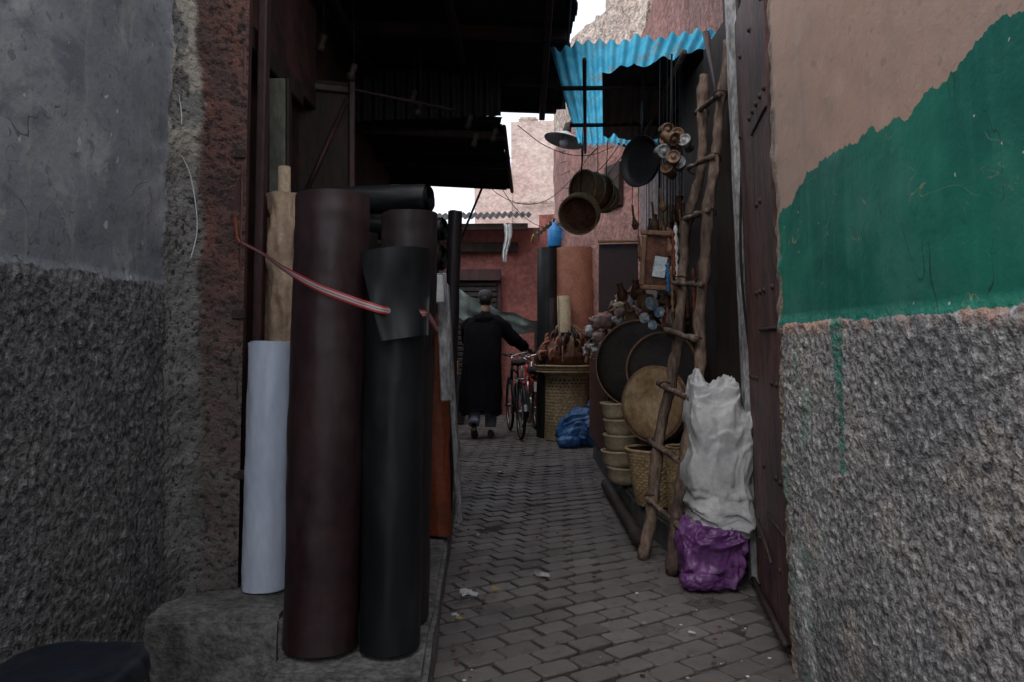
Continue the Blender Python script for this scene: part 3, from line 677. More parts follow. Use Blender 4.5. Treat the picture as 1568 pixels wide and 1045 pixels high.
# ------------------------------------------------------------------ right merchandise
def drum(name, c, axis, R, depth, side, head, hoop):
    g = grp(name, c); ax = Vector(axis).normalized()
    lathe('shell', [(R * .96, 0), (R, -.01), (R, -depth), (R * .93, -depth), (R * .93, -.02)], side, c, ax, g, 48)
    lathe('skin_head', [(0, .006), (R * .5, .005), (R * .85, .003), (R * .99, -.004), (R * 1.01, -.02)], head, c, ax, g, 48)
    for o in (-.012, -depth * .6): tube('hoop', circle(Vector(c) + ax * o, R * 1.012, ax, 40), .008, hoop, g, 8, True)
    n = 14; q = ax.to_track_quat('Z', 'Y')
    for i in range(n):
        a1 = 2 * PI * i / n; a2 = a1 + PI / n
        tube('lace', [Vector(c) + q @ Vector((R * 1.02 * math.cos(a1), R * 1.02 * math.sin(a1), -.015)), Vector(c) + q @ Vector((R * 1.02 * math.cos(a2), R * 1.02 * math.sin(a2), -depth * .6))], .003, hoop, g, 5)
    return g
def basket(name, c, prof, mat, rows=26, turns=26, amp=.005, axis=(0, 0, 1), rim=True):
    g = grp(name, c)
    P = []; L = len(prof) - 1
    for i in range(rows * 3 + 1):
        t = i / (rows * 3) * L; a_ = min(L - 1, int(t)); f_ = t - a_
        P.append((prof[a_][0] + (prof[a_ + 1][0] - prof[a_][0]) * f_, prof[a_][1] + (prof[a_ + 1][1] - prof[a_][1]) * f_))
    md = lambda a, i, z, r: amp * (math.sin(turns * a + (PI if (i // 3) % 2 else 0)) * .6 + abs(math.sin(PI * (i % 3) / 3)))
    lathe('weave', P, mat, c, axis, g, turns * 6, md)
    top = prof[-1]
    ax = Vector(axis).normalized()
    if rim: tube('rim', circle(Vector(c) + ax * top[1], top[0], ax, 40), amp * 2, mat, g, 8, True, .003, 40)
    lathe('inside', [(top[0] * .96, top[1]), (prof[0][0] * .9, prof[0][1] + .02), (0, prof[0][1] + .02)], M_darkdrum, c, axis, g, 32)
    return g
drum('large_frame_drum', (.90, 5.72, 1.04), (-.45, -1, .15), .31, .20, M_blackm, M_darkdrum, M_wood)
drum('dark_frame_drum', (1.0, 5.35, 1.02), (-.5, -1, .2), .24, .14, M_wood, M_darkdrum, M_wood)
drum('tan_skin_drum', (.885, 5.05, .80), (-1.0, -1.0, .10), .235, .09, M_wood, M_skin, M_wood)
basket('wicker_basket', (.905, 5.02, .17), [(.11, 0), (.135, .10), (.16, .22), (.185, .35)], M_wick2, 20, 22, .005)
basket('wicker_basket', (1.0, 4.75, .17), [(.06, 0), (.07, .10), (.075, .26), (.08, .40)], M_wick2, 18, 14, .004)
g = grp('stack_of_wooden_bowls', (.82, 5.75, .3))
for i in range(5):
    zz = .17 + i * .115; s_ = random.uniform(.92, 1.06)
    lathe('bowl', [(.07 * s_, zz), (.10 * s_, zz + .012), (.125 * s_, zz + .05), (.13 * s_, zz + .11), (.138 * s_, zz + .115), (.138 * s_, zz + .128), (.12 * s_, zz + .128), (.11 * s_, zz + .06), (.0, zz + .03)], M_cream, (.80 + random.uniform(-.02, .02), 5.75 + random.uniform(-.02, .02), 0), (random.uniform(-.03, .03), 0, 1), g, 36)
g = grp('plank_edge', (.8, 5, 0)); tube('log', seg_line((.74, 4.55, .05), (.76, 6.4, .05), 14), .045, M_darkwood, g, 10, wob=.015, wf=9)
g = grp('blue_bag', (.83, 9.2, .2))
blob('body', (.80, 9.2, .20), (.50, .42, .40), M_bluebag, g, .75, .045, 6, 110, 80, True, 1, .22)
blob('side', (.98, 9.1, .17), (.34, .3, .34), M_bluebag, g, .75, .03, 8, 60, 40, True, 3)
blob('fold', (.64, 9.0, .06), (.26, .2, .14), M_bluebag, g, .8, .02, 10, 50, 30, True, 6)
blob('neck', (.93, 9.2, .43), (.13, .12, .16), M_bluebag, g, .8, .03, 12, 40, 30, True, 9, .2)
g0 = basket('wicker_pedestal_table', (.67, 9.75, 0.0), [(.27, 0), (.26, .15), (.255, .45), (.255, .75), (.27, .80)], M_wick, 30, 30, .007)
lathe('tray', [(0, .80), (.27, .80), (.36, .83), (.385, .90), (.375, .90), (.34, .85), (0, .83)], M_wick, (.67, 9.75, 0), (0, 0, 1), g0, 60)
for z in (.83, .86, .90): tube('tray_rim', circle((.67, 9.75, z), .365 if z < .88 else .385, (0, 0, 1), 48), .013, M_wick, g0, 8, True, .006, 40)
g = grp('pile_of_leather_goods', (.67, 9.7, 1.1))
for i in range(110):
    a_ = random.uniform(0, 2 * PI); r_ = random.uniform(.02, .29); h = .95 + (1 - (r_ / .33) ** 2) * .46
    x, y = .67 + r_ * math.cos(a_), 9.72 + r_ * math.sin(a_)
    p0 = Vector((x, y, h)); p1 = p0 + Vector((math.cos(a_) * .08, math.sin(a_) * .08, -random.uniform(.1, .3)))
    p1.z = max(.90, p1.z)
    tube('strap', [p0, (p0 + p1) / 2 + Vector((math.cos(a_) * .05, math.sin(a_) * .05, .04)), p1], random.uniform(.008, .022), random.choice([M_leath, M_leath, M_terra, M_darkdrum, M_wood]), g, 6, smooth_path=4)
blob('mound', (.67, 9.74, 1.07), (.50, .50, .50), M_leath, g, .9, .05, 8, 50, 36, True, 3, .2)
lrolls('black_leather_roll', (.43, 9.95, 0), (.45, 10.0, 2.36), .135, M_black, .03, 8, amp=.006)
lrolls('brown_leather_roll', (.46, 9.7, 0), (.50, 9.75, 1.72), .05, M_brownblk, .02, 5, amp=.006)
lrolls('terracotta_leather_roll', (.80, 10.0, 0), (.80, 10.0, 2.36), .265, M_terra, .1, 10, amp=.006, start=4.6)
lrolls('cream_fabric_roll', (.64, 9.60, 1.30), (.63, 9.62, 1.74), .085, M_cream, .02, 6, amp=.004)
g = grp('maroon_leather_board', (1.15, 8.6, 1.7)); box('board', (1.14, 8.55, 1.55), (.42, .03, 1.4), M_maroon, g, rot=(-.05, 0, -.15)); box('board_edge', (1.14, 8.52, 2.27), (.44, .04, .03), M_wood, g, rot=(-.05, 0, -.15))
g = grp('display_table', (1.1, 7.6, 0))
box('top', (1.13, 7.6, 1.05), (.62, 1.5, .04), M_wood, g)
for x in (.86, 1.38):
    for y in (6.95, 8.25): box('leg', (x, y, .60), (.05, .05, .86), M_darkwood, g)
box('front_cloth', (1.13, 6.83, .62), (.60, .02, .82), M_darkwood, g); box('side_cloth', (.815, 7.6, .62), (.02, 1.4, .82), M_leath, g)
g = grp('heap_of_fleece_slippers', (1.05, 7.3, 1.2))
for i in range(120):
    x = random.uniform(.76, 1.36); y = random.uniform(6.9, 8.2); z = 1.10 + random.uniform(0, .55) * (1 - abs(x - 1.1) / .6)
    blob('item', (x, y, z), (random.uniform(.06, .15), random.uniform(.08, .2), random.uniform(.05, .12)), random.choice([M_pinkstuff, M_pinkstuff, M_pinkstuff, M_cream, M_whitec, M_terra, M_leath]), g, .9, .03, 14, 18, 12, True, i)
g = grp('stacked_goods', (1.1, 6.3, 0))
for i in range(40):
    x = random.uniform(.92, 1.34); y = random.uniform(5.6, 6.8); z = random.uniform(1.05, 1.6)
    m = random.choice([M_wood, M_cream, M_leath, M_mask, M_terra, M_brass, M_darkdrum, M_whitec])
    r_ = random.uniform(.025, .06)
    lathe('vessel', [(r_ * .5, 0), (r_ * .9, .02), (r_, .06), (r_ * .6, .11), (r_ * .5, .14), (r_ * .62, .15)], m, (x, y, z), (random.uniform(-.6, .3), random.uniform(-.6, .3), 1), g, 18)
box('shelf', (1.2, 6.2, 1.03), (.42, 1.3, .03), M_darkwood, g); box('shelf_support', (1.2, 6.2, .58), (.36, 1.2, .84), M_darkwood, g)
for z in (1.45, 1.75, 2.05): box('shelf_upper', (1.24, 6.2, z), (.22, 1.2, .02), M_darkwood, g)
for i in range(24):
    z = random.choice([1.47, 1.77, 2.07]); r_ = random.uniform(.025, .05); m = random.choice([M_wood, M_leath, M_brass, M_terra, M_cream, M_mask, M_darkdrum])
    lathe('pot', [(r_ * .5, 0), (r_ * .9, .03), (r_, .08), (r_ * .5, .13), (r_ * .6, .16)], m, (random.uniform(1.16, 1.3), random.uniform(5.65, 6.75), z), (0, 0, 1), g, 16)
g = grp('hanging_brass_cups', (.96, 4.85, 2.35))
for i, (x, y, z) in enumerate([(.925, 4.8, 2.42), (1.0, 4.82, 2.455), (.91, 4.76, 2.335), (.995, 4.8, 2.365), (.93, 4.8, 2.25), (1.01, 4.82, 2.285), (.955, 4.86, 2.49), (.965, 4.72, 2.395), (1.03, 4.78, 2.41), (.96, 4.74, 2.30)]):
    R_ = .042; ax_ = (-.7 + .45 * (i % 4), -1, .5 - .35 * (i % 4))
    lathe('wheel', [(.0, .006), (R_ * .3, .006), (R_ * .35, -.012), (R_ * .75, -.014), (R_ * .85, .0), (R_, -.002), (R_ * .9, -.016), (R_, -.032), (R_ * .8, -.036), (R_ * .5, -.07), (R_ * .7, -.10), (0, -.10)], (M_brass, M_wood, M_paletrim)[i % 3], (x, y, z), ax_, g, 28)
tube('cord', [(.965, 4.86, 2.2), (.975, 4.86, 2.95)], .006, M_wire, g, 6)
g = grp('hanging_iron_pan', (.85, 5.2, 2.35))
lathe('pan', [(0, 0), (.13, 0), (.15, .012), (.165, .04), (.17, .04), (.155, 0), (.135, -.012), (0, -.012)], M_blackm, (.865, 5.25, 2.38), (-1.2, -.9, 0), g, 40)
tube('handle', [(.86, 5.25, 2.54), (.86, 5.25, 2.78)], .01, M_blackm, g, 6); tube('hook', [(.86, 5.25, 2.78), (.86, 5.25, 2.96)], .003, M_wire, g, 5)
def hangdrum(name, c, axis, R, L, mat, band, back, skin=None):
    g = grp(name, c); ax = Vector(axis).normalized()
    lathe('shell', [(R * .9, 0), (R, .01), (R * 1.02, L * .5), (R, L), (R * .93, L), (R * .9, L * .5)], mat, c, ax, g, 40)
    lathe('membrane', [(R * .92, L * back), (R * .5, L * back - .004), (0, L * back - .005)], skin or mat, c, ax, g, 40)
    for t in (0.03, .5, .97): tube('band', circle(Vector(c) + ax * L * t, R * 1.03, ax, 36), .008, band, g, 6, True)
    tube('cord', [Vector(c) + Vector((0, 0, R)), Vector(c) + Vector((0.02, 0, 2.95 - c[2]))], .004, M_wire, g, 5)
hangdrum('hanging_wooden_bucket', (.58, 6.60, 2.47), (.8, .75, -.05), .145, .24, M_wood, M_skin, .1, M_wood)
hangdrum('hanging_sieve', (.56, 6.50, 2.25), (-.35, -1, -.45), .155, .09, M_wood, M_wick, .12, M_leath)
hangdrum('hanging_sieve', (.80, 6.8, 2.42), (-.5, -1, .05), .12, .08, M_wick, M_wick, .2, M_wood)
g = grp('hanging_wooden_utensils', (.88, 5.3, 2.1))
for i in range(24):
    x = random.uniform(.84, 1.12); y = random.uniform(4.9, 5.8); z = random.uniform(1.8, 2.2); L = random.uniform(.10, .22)
    m = random.choice([M_wood, M_wood, M_leath, M_brass, M_cream])
    tube('cord', [(x, y, z), (x, y, 2.95)], .0022, M_wire, g, 5)
    tube('utensil', [(x, y, z), (x + .01, y, z - L * .5), (x + .02, y, z - L * .8), (x + .02, y, z - L)], [.008, .009, .028, .012], m, g, 10, smooth_path=5)
g = grp('hanging_beads_and_tassels', (1.0, 5.0, 1.6))
for i in range(20):
    x = random.uniform(.94, 1.12); y = random.uniform(4.75, 5.4); z = random.uniform(1.35, 1.95); L = random.uniform(.15, .4)
    m = random.choice([M_orange, M_mask, M_leath, M_terra, M_whitec, M_darkdrum, M_wood, M_bluep])
    tube('tassel', seg_line((x, y, z), (x + .01, y, z - L), 12), [.005 + .010 * (j % 2) for j in range(13)], m, g, 8)
g = grp('wooden_picture_frame', (.91, 5.5, 1.75))
for (c_, s_) in [((0, 0, .17), (.22, .025, .03)), ((0, 0, -.17), (.22, .025, .03)), ((-.095, 0, 0), (.03, .025, .31)), ((.095, 0, 0), (.03, .025, .31))]:
    box('bar', (.91 + c_[0], 4.95, 1.70 + c_[2]), s_, M_wood, g, rot=(0, .06, 0))
box('backing', (.91, 4.97, 1.70), (.16, .008, .31), M_leath, g, rot=(0, .06, 0))
box('card', (.92, 4.955, 1.66), (.08, .006, .13), M_lampw, g, rot=(0, .16, 0))
tube('cord', [(.91, 4.95, 1.88), (.92, 4.95, 2.95)], .003, M_wire, g, 5)
g = grp('ceramic_masks', (.93, 5.3, 1.45))
for (x, y, z, r_) in [(.90, 5.15, 1.44, .045), (.95, 5.1, 1.38, .035), (.87, 5.2, 1.35, .035), (.96, 5.1, 1.52, .03), (.90, 5.12, 1.30, .03), (1.0, 4.95, 1.62, .035)]:
    lathe('plate', [(0, .012), (r_ * .5, .01), (r_ * .6, .002), (r_, .016), (r_ * 1.02, .01), (r_ * .6, -.012), (0, -.012)], M_mask, (x, y, z), (random.uniform(-.9, .3), -1, random.uniform(-.2, .5)), g, 24)

g = grp('street_lamp', (.45, 7.6, 2.95))
lathe('reflector', [(.03, .09), (.06, .07), (.17, .015), (.20, 0), (.195, -.004), (.16, .008), (.05, .05), (0, .055)], M_lampw, (.50, 7.6, 3.11), (.25, .1, 1), g, 40)
lathe('bulb', [(.02, .05), (.035, .02), (.045, -.02), (.03, -.05), (0, -.06)], M_plate, (.50, 7.6, 3.11), (.25, .1, 1), g, 20)
lathe('housing', [(.03, .08), (.04, .1), (.035, .17), (0, .18)], M_iron, (.50, 7.6, 3.11), (.25, .1, 1), g, 20)
tube('arm', [(.53, 7.6, 3.27), (.7, 7.8, 3.35), (1.1, 8.4, 3.3), (1.45, 8.7, 3.25)], .015, M_iron, g, 8, smooth_path=5)

# ------------------------------------------------------------------ far buildings
dw = lambda p: .05 * vn(p, 1.2) + .02 * vn(p, 5)
g = grp('red_shop_building', (-1.5, 13.5, 0))
wall_sheet('front', [(.46, 13.0), (-4.5, 13.3)], 0, 3.05, .06, .06, dw, M_redwall, g, flip=False)
prism('mass', [(.42, 13.2), (-4.5, 13.5), (-4.5, 17), (.42, 17)], 0, 3.0, M_redwall, g)
corr('roof', (-4.6, 12.45, 3.02), (.28, 12.2, 3.10), (.35, 13.3, 3.35), (-4.6, 13.4, 3.30), 50, .02, M_roofdark, g, 6)
box('eave_board', (-2.1, 12.5, 2.98), (4.7, .05, .10), M_darkwood, g, rot=(0, 0, -.05))
box('shutter_frame', (-.80, 12.93, 1.15), (1.25, .06, 2.3), M_frame, g)
for i in range(24): box('shutter_slat', (-.80, 12.88, .1 + i * .088), (1.12, .03, .074), M_shutter, g, bev=.012)
box('shutter_box', (-.80, 12.84, 2.26), (1.25, .16, .18), M_frame, g)
box('upper_sign_board', (-.55, 12.88, 2.72), (1.3, .04, .16), M_darkwood, g)
g = grp('hanging_white_cloth', (-.1, 12.1, 2.7))
vs = []; fs = []
for i in range(17):
    for j in range(17): vs.append((-.13 + .008 * j * (1 - .03 * i) + .02 * math.sin(i * .35) + .012 * noise.noise(Vector((i * .5, j * .5, 0))), 12.1 + .03 * math.sin(j * .9) * (1 + .05 * i), 2.98 - .036 * i + .04 * noise.noise(Vector((j * .3, 5, 0)))))
for i in range(16):
    for j in range(16): fs.append((i * 17 + j, i * 17 + j + 1, i * 17 + 18 + j, i * 17 + 17 + j))
mesh('cloth', vs, fs, M_whitec, g)
g = grp('pale_pink_house', (0, 18, 0))
wall_sheet('front', [(1.9, 17.8), (-.02, 18.0)], 0, 6.15, .1, .1, dw, M_pinkpale, g)
prism('mass', [(1.9, 18.1), (.0, 18.2), (.0, 22), (1.9, 22)], 0, 6.1, M_pinkpale, g)
wall_sheet('lower_front', [(0.0, 17.95), (-.85, 18.05)], 0, 4.95, .1, .1, dw, M_pinkpale, g)
prism('lower_mass', [(-.02, 18.2), (-.85, 18.25), (-.85, 22), (-.02, 22)], 0, 4.9, M_pinkpale, g)
prism('parapet', [(.15, 18.1), (.6, 18.1), (.6, 18.5), (.15, 18.5)], 6.1, 6.3, M_tan, g, .04)
box('string_course', (.5, 17.82, 4.3), (.9, .05, .05), M_tan, g, rot=(0, 0, -.1))
g = grp('pink_side_house', (.9, 14, 0))
wall_sheet('front', [(1.2, 13.6), (.47, 13.9)], 0, 3.4, .06, .06, dw, M_redwall, g)
prism('mass', [(1.2, 13.8), (.5, 14.0), (.5, 16), (1.2, 16)], 0, 3.35, M_redwall, g)
g = grp('small_green_awning', (.5, 11.5, 2.6))
corr('sheet', (.30, 11.3, 2.72), (.62, 11.2, 2.95), (.62, 12.0, 2.95), (.30, 12.1, 2.72), 6, .012, M_greenc, g, 4)
tube('bar', [(.30, 11.3, 2.70), (.30, 12.1, 2.70)], .012, M_yel, g, 6)
g = grp('blue_water_jug', (.53, 10.1, 2.4))
lathe('jug', [(0, 0), (.08, 0), (.09, .02), (.09, .20), (.07, .25), (.03, .28), (.03, .32), (0, .32)], M_bluep, (.545, 10.2, 2.40), (0, 0, 1), g, 24)
tube('handle', [(.60, 10.15, 2.66), (.66, 10.15, 2.6), (.63, 10.15, 2.5)], .01, M_bluep, g, 8, smooth_path=4)
box('ledge', (.57, 10.3, 2.385), (.3, .3, .025), M_darkwood, g)
def cable(name, a_, b_, sag, r_=.008):
    a_ = Vector(a_); b_ = Vector(b_); g = grp(name, a_); pts = []
    for i in range(25):
        t = i / 24; p = a_.lerp(b_, t); p.z -= sag * 4 * t * (1 - t); p.x += .02 * noise.noise(Vector((t * 6, a_.x, a_.z))); pts.append(p)
    tube('wire', pts, r_, M_wire, g, 5)
cable('overhead_cable', (-.4, 8.2, 2.95), (1.0, 10.0, 3.6), .5, .004)
cable('overhead_cable', (-.2, 8.1, 2.9), (.75, 11.0, 2.9), .3, .004)
cable('overhead_cable', (.05, 7.2, 3.15), (1.3, 8.9, 3.5), .25, .004)
for i in range(6): cable('wall_cable', (1.40 - .02 * i, 8.45, 3.3 + .18 * i), (.66, 10.6 + .15 * i, 2.9 + .2 * i), .15 + .05 * (i % 3), .005)
cable('wall_cable', (.88, 9.95, 4.3), (.85, 9.98, 2.6), 0, .006)
cable('wall_cable', (1.0, 9.55, 4.1), (1.05, 9.5, 2.7), 0, .006)

g = grp('draped_turquoise_tarp', (-.3, 10.4, 1.5))
vs = []; fs = []
for i in range(17):
    for j in range(61):
        u = j / 60; v = i / 16
        vs.append((-.80 + 1.28 * u, 10.50 + .22 * v + .025 * math.sin(u * 30) + .03 * noise.noise(Vector((u * 9, v * 3, 0))), 1.93 - .50 * u - (.36 - .20 * u) * v + .025 * math.sin(u * 22 + v * 2) - .06 * math.sin(PI * u) + .03 * noise.noise(Vector((u * 6, v * 2, 4)))))
for i in range(16):
    for j in range(60): fs.append((i * 61 + j, i * 61 + j + 1, i * 61 + 62 + j, i * 61 + 61 + j))
mesh('tarp', vs, fs, M_greenc, g)
tube('pole', [(-.82, 10.5, 0), (-.82, 10.5, 1.96)], .02, M_darkwood, g); tube('pole', [(.50, 10.55, 0), (.50, 10.55, 1.5)], .02, M_darkwood, g)
g = grp('far_stall', (-1.2, 10.5, 0))
for i in range(10):
    box('crate', (-1.0 + random.uniform(-.25, .15), 9.6 + .28 * i, random.uniform(.3, .5)), (.4, .26, random.uniform(.6, 1.0)), random.choice([M_darkwood, M_leath, M_wood, M_shutter]), g, jit=.01)
box('back', (-1.6, 11, 1.2), (.1, 4.2, 2.4), M_darkwood, g)
g = grp('far_right_stall', (.6, 11.3, 0))
for (x, y, h, m) in [(.50, 10.9, 1.0, M_leath), (.62, 11.3, 1.4, M_terra), (.45, 11.7, .8, M_wood), (.55, 12.2, 1.5, M_darkwood)]:
    box('crate', (x, y, h / 2), (.36, .34, h), m, g, rot=(0, 0, .2), jit=.01)

# ------------------------------------------------------------------ bicycle
def wheel(par, y, R, name='wheel', tyre=.019, x=0, z=None):
    z = R + .005 if z is None else z
    tube(name + '_tyre', circle((x, y, z), R - tyre, (1, 0, 0), 48), tyre, M_rubber, par, 10, True)
    tube(name + '_rim', circle((x, y, z), R - tyre * 2.2, (1, 0, 0), 48), .009, M_chrome, par, 8, True)
    tube(name + '_hub', [(x - .04, y, z), (x + .04, y, z)], .018, M_chrome, par, 10)
    for i in range(20):
        a_ = 2 * PI * i / 20
        tube(name + '_spoke', [(x + (.02 if i % 2 else -.02), y, z), (x, y + (R - .045) * math.cos(a_), z + (R - .045) * math.sin(a_))], .0018, M_chrome, par, 4)
bk = grp('bicycle', (.11, 9.62, .0), True, (0, 0, .13))
wheel(bk, 0, .34, 'rear_wheel'); wheel(bk, 1.05, .34, 'front_wheel')
BB = (0, .44, .30); ST = (0, .30, .80); HT = (0, .86, .84); HB = (0, .90, .70)
for nm, pts, r_ in [('seat_tube', [BB, ST], .016), ('top_tube', [ST, HT], .015), ('down_tube', [BB, HB], .017), ('head_tube', [(0, .85, .88), (0, .905, .66)], .02)]:
    tube(nm, pts, r_, M_blackm, bk, 8)
for s_ in (-1, 1):
    tube('chain_stay', [BB, (s_ * .05, 0, .34)], .010, M_blackm, bk, 6); tube('seat_stay', [ST, (s_ * .05, 0, .34)], .009, M_blackm, bk, 6)
    tube('fork_blade', [(s_ * .05, .91, .64), (s_ * .055, .97, .45), (s_ * .05, 1.05, .34)], .011, M_blackm, bk, 6)
    tube('crank', [(s_ * .06, .44, .30), (s_ * .07, .44 + s_ * .12, .30 - s_ * .1)], .010, M_chrome, bk, 6)
    box('pedal', (s_ * .12, .44 + s_ * .12, .30 - s_ * .1), (.09, .07, .02), M_rubber, bk)
    tube('carrier_stay', [(s_ * .06, .0, .34), (s_ * .06, -.08, .74)], .006, M_chrome, bk, 6)
tube('chainring', circle((.06, .44, .30), .09, (1, 0, 0), 24), .006, M_chrome, bk, 6, True)
tube('stem', [(0, .85, .88), (0, .84, 1.0)], .013, M_chrome, bk, 8)
tube('handlebar', [(-.26, .66, 1.05), (-.22, .76, 1.05), (-.10, .84, 1.03), (0, .85, 1.0), (.10, .84, 1.03), (.22, .76, 1.05), (.26, .66, 1.05)], .012, M_chrome, bk, 8, smooth_path=4)
for s_ in (-1, 1):
    tube('grip', [(s_ * .265, .64, 1.05), (s_ * .225, .75, 1.05)], .017, M_rubber, bk, 8)
    tube('brake_lever', [(s_ * .16, .82, 1.03), (s_ * .24, .80, 1.0), (s_ * .27, .70, 1.0)], .006, M_chrome, bk, 6)
tube('seat_post', [ST, (0, .28, .90)], .013, M_chrome, bk, 8)
blob('saddle', (0, .25, .93), (.17, .26, .08), M_rubber, bk, .9, 0.0, 5, 30, 20, False, 0)
tube('saddle_nose', [(0, .30, .93), (0, .42, .925)], [.03, .018], M_rubber, bk, 10)
tube('rear_mudguard', [(0, .36 * math.cos(math.radians(t)), .34 + .37 * math.sin(math.radians(t))) for t in range(20, 200, 15)], .018, M_blackm, bk, 8)
tube('front_mudguard', [(0, 1.05 + .365 * math.cos(math.radians(t)), .34 + .37 * math.sin(math.radians(t))) for t in range(20, 170, 15)], .018, M_blackm, bk, 8)
for s_ in (-.05, 0, .05): tube('carrier_rail', [(s_, -.2, .75), (s_, .22, .75)], .006, M_chrome, bk, 6)
tube('carrier_end', [(-.06, -.2, .75), (.06, -.2, .75)], .006, M_chrome, bk, 6)
lathe('reflector', [(.028, 0), (.026, .012), (0, .018)], M_redp, (0, -.24, .70), (0, -1, 0), bk, 16)
box('white_mudguard_patch', (0, -.375, .42), (.035, .012, .08), M_plate, bk, rot=(-.15, 0, 0))

# ------------------------------------------------------------------ moped
mp = grp('moped', (.33, 10.75, 0), True, (0, 0, .12))
wheel(mp, 0, .29, 'rear_wheel', .032); wheel(mp, 1.1, .29, 'front_wheel', .03)
tube('frame_spine', [(0, .12, .62), (0, .5, .42), (0, .8, .5), (0, .92, .86)], .032, M_redp, mp, 10, smooth_path=5)
blob('tank', (0, .35, .62), (.18, .5, .2), M_redp, mp, .8, 0, 5, 30, 20, False)
blob('seat', (0, .1, .80), (.22, .62, .11), M_rubber, mp, .75, 0, 5, 30, 20, False)
blob('engine', (0, .45, .33), (.2, .26, .24), M_chrome, mp, .7, .01, 20, 30, 20)
tube('rear_mudguard', [(0, .33 * math.cos(math.radians(t)), .30 + .33 * math.sin(math.radians(t))) for t in range(40, 200, 12)], .055, M_redp, mp, 10)
tube('front_mudguard', [(0, 1.1 + .32 * math.cos(math.radians(t)), .30 + .32 * math.sin(math.radians(t))) for t in range(20, 160, 12)], .045, M_redp, mp, 10)
box('number_plate', (0, -.37, .60), (.18, .012, .13), M_plate, mp, rot=(-.2, 0, 0))
blob('tail_light', (0, -.33, .72), (.12, .07, .07), M_redp, mp, .8, 0, 5, 20, 14, False)
for s_ in (-1, 1):
    tube('fork', [(s_ * .07, 1.1, .29), (s_ * .07, .92, .9)], .016, M_chrome, mp, 8); tube('shock', [(s_ * .11, 0, .30), (s_ * .11, .03, .72)], .022, M_chrome, mp, 8)
    tube('handlebar', [(0, .9, .95), (s_ * .12, .88, 1.0), (s_ * .32, .78, 1.0)], .013, M_chrome, mp, 8, smooth_path=3)
    tube('grip', [(s_ * .24, .82, 1.0), (s_ * .34, .77, 1.0)], .019, M_rubber, mp, 8)
    lathe('indicator', [(.0, .03), (.025, .02), (.03, 0), (.02, -.03), (0, -.03)], M_orange, (s_ * .16, -.28, .70), (0, -1, 0), mp, 14)
    tube('stand', [(s_ * .08, .45, .22), (s_ * .14, .38, 0)], .012, M_iron, mp, 6)
lathe('headlight', [(0, .05), (.06, .04), (.075, 0), (.06, -.07), (0, -.09)], M_chrome, (0, 1.0, .92), (0, 1, 0), mp, 24)
tube('exhaust', [(.1, .45, .25), (.13, .1, .24), (.13, -.3, .28)], .03, M_chrome, mp, 10)

# ------------------------------------------------------------------ man pushing the bicycle
mn = grp('man_pushing_bicycle', (-.37, 9.92, 0), True)
V = [(0, 0, .93), (.01, .03, 1.12), (.02, .06, 1.33), (.025, .08, 1.46), (.03, .11, 1.55), (.03, .13, 1.62),
     (.19, .08, 1.45), (.37, .17, 1.24), (.545, .36, 1.11),
     (-.15, .08, 1.44), (-.18, .22, 1.20), (.03, .41, 1.12),
     (.10, .0, .88), (.11, .14, .50), (.10, .10, .11),
     (-.10, .0, .88), (-.10, .02, .50), (-.09, -.26, .17)]
E = [(0, 1), (1, 2), (2, 3), (3, 4), (4, 5), (3, 6), (6, 7), (7, 8), (3, 9), (9, 10), (10, 11), (0, 12), (12, 13), (13, 14), (0, 15), (15, 16), (16, 17)]
R = [(.15, .12), (.14, .11), (.16, .12), (.11, .09), .055, .052, .068, .05, .034, .068, .05, .034, .09, .062, .042, .09, .062, .042]
skin('body', V, E, R, M_robe, mn)
tube('trouser_leg_right', [(.11, .14, .52), (.105, .12, .28), (.10, .10, .12)], [.085, .075, .068], M_trous, mn, 16, smooth_path=5, wob=.01, wf=14)
tube('trouser_leg_left', [(-.10, .02, .52), (-.095, -.14, .32), (-.09, -.25, .19)], [.085, .075, .068], M_trous, mn, 16, smooth_path=5, wob=.01, wf=14)
def shoe(name, heel, toe, up):
    heel, toe = Vector(heel), Vector(toe); d_ = (toe - heel).normalized(); up = Vector(up).normalized(); s_ = d_.cross(up); vs = []; fs = []
    prof = [(0, .012, .02), (.02, .034, .055), (.07, .040, .085), (.12, .038, .075), (.17, .045, .055), (.22, .048, .042), (.26, .036, .034), (.285, .012, .02)]
    for (t, w, h) in prof:
        for q in range(16):
            a_ = 2 * PI * q / 16; vs.append(heel + d_ * t + s_ * w * math.cos(a_) + up * (h * .5 + h * .5 * math.sin(a_)))
    for i in range(len(prof) - 1):
        for q in range(16): fs.append((i * 16 + q, i * 16 + (q + 1) % 16, i * 16 + 16 + (q + 1) % 16, i * 16 + 16 + q))
    fs.append(tuple(range(16))[::-1]); fs.append(tuple(len(vs) - 16 + q for q in range(16)))
    mesh(name, vs, fs, M_shoe, mn)
shoe('shoe_right', (.10, .04, .0), (.11, .33, 0), (0, 0, 1)); shoe('shoe_left', (-.095, -.30, .115), (-.09, -.07, .0), (0, .45, .9))
rings = [(1.50, .07, .065, .03, .10), (1.485, .15, .09, .025, .085), (1.44, .225, .115, .02, .075), (1.33, .245, .14, .01, .06), (1.15, .235, .15, .0, .03), (.95, .24, .16, -.01, .0), (.75, .25, .18, -.015, -.01), (.55, .255, .205, -.02, -.03), (.38, .25, .23, -.02, -.05), (.32, .25, .24, -.02, -.06)]
vs = []; fs = []; NR = len(rings); S = 72; sub_ = 5; RR = []
for i in range(NR - 1):
    for q in range(sub_):
        t = q / sub_; RR.append([rings[i][c_] + (rings[i + 1][c_] - rings[i][c_]) * t for c_ in range(5)])
RR.append(list(rings[-1]))
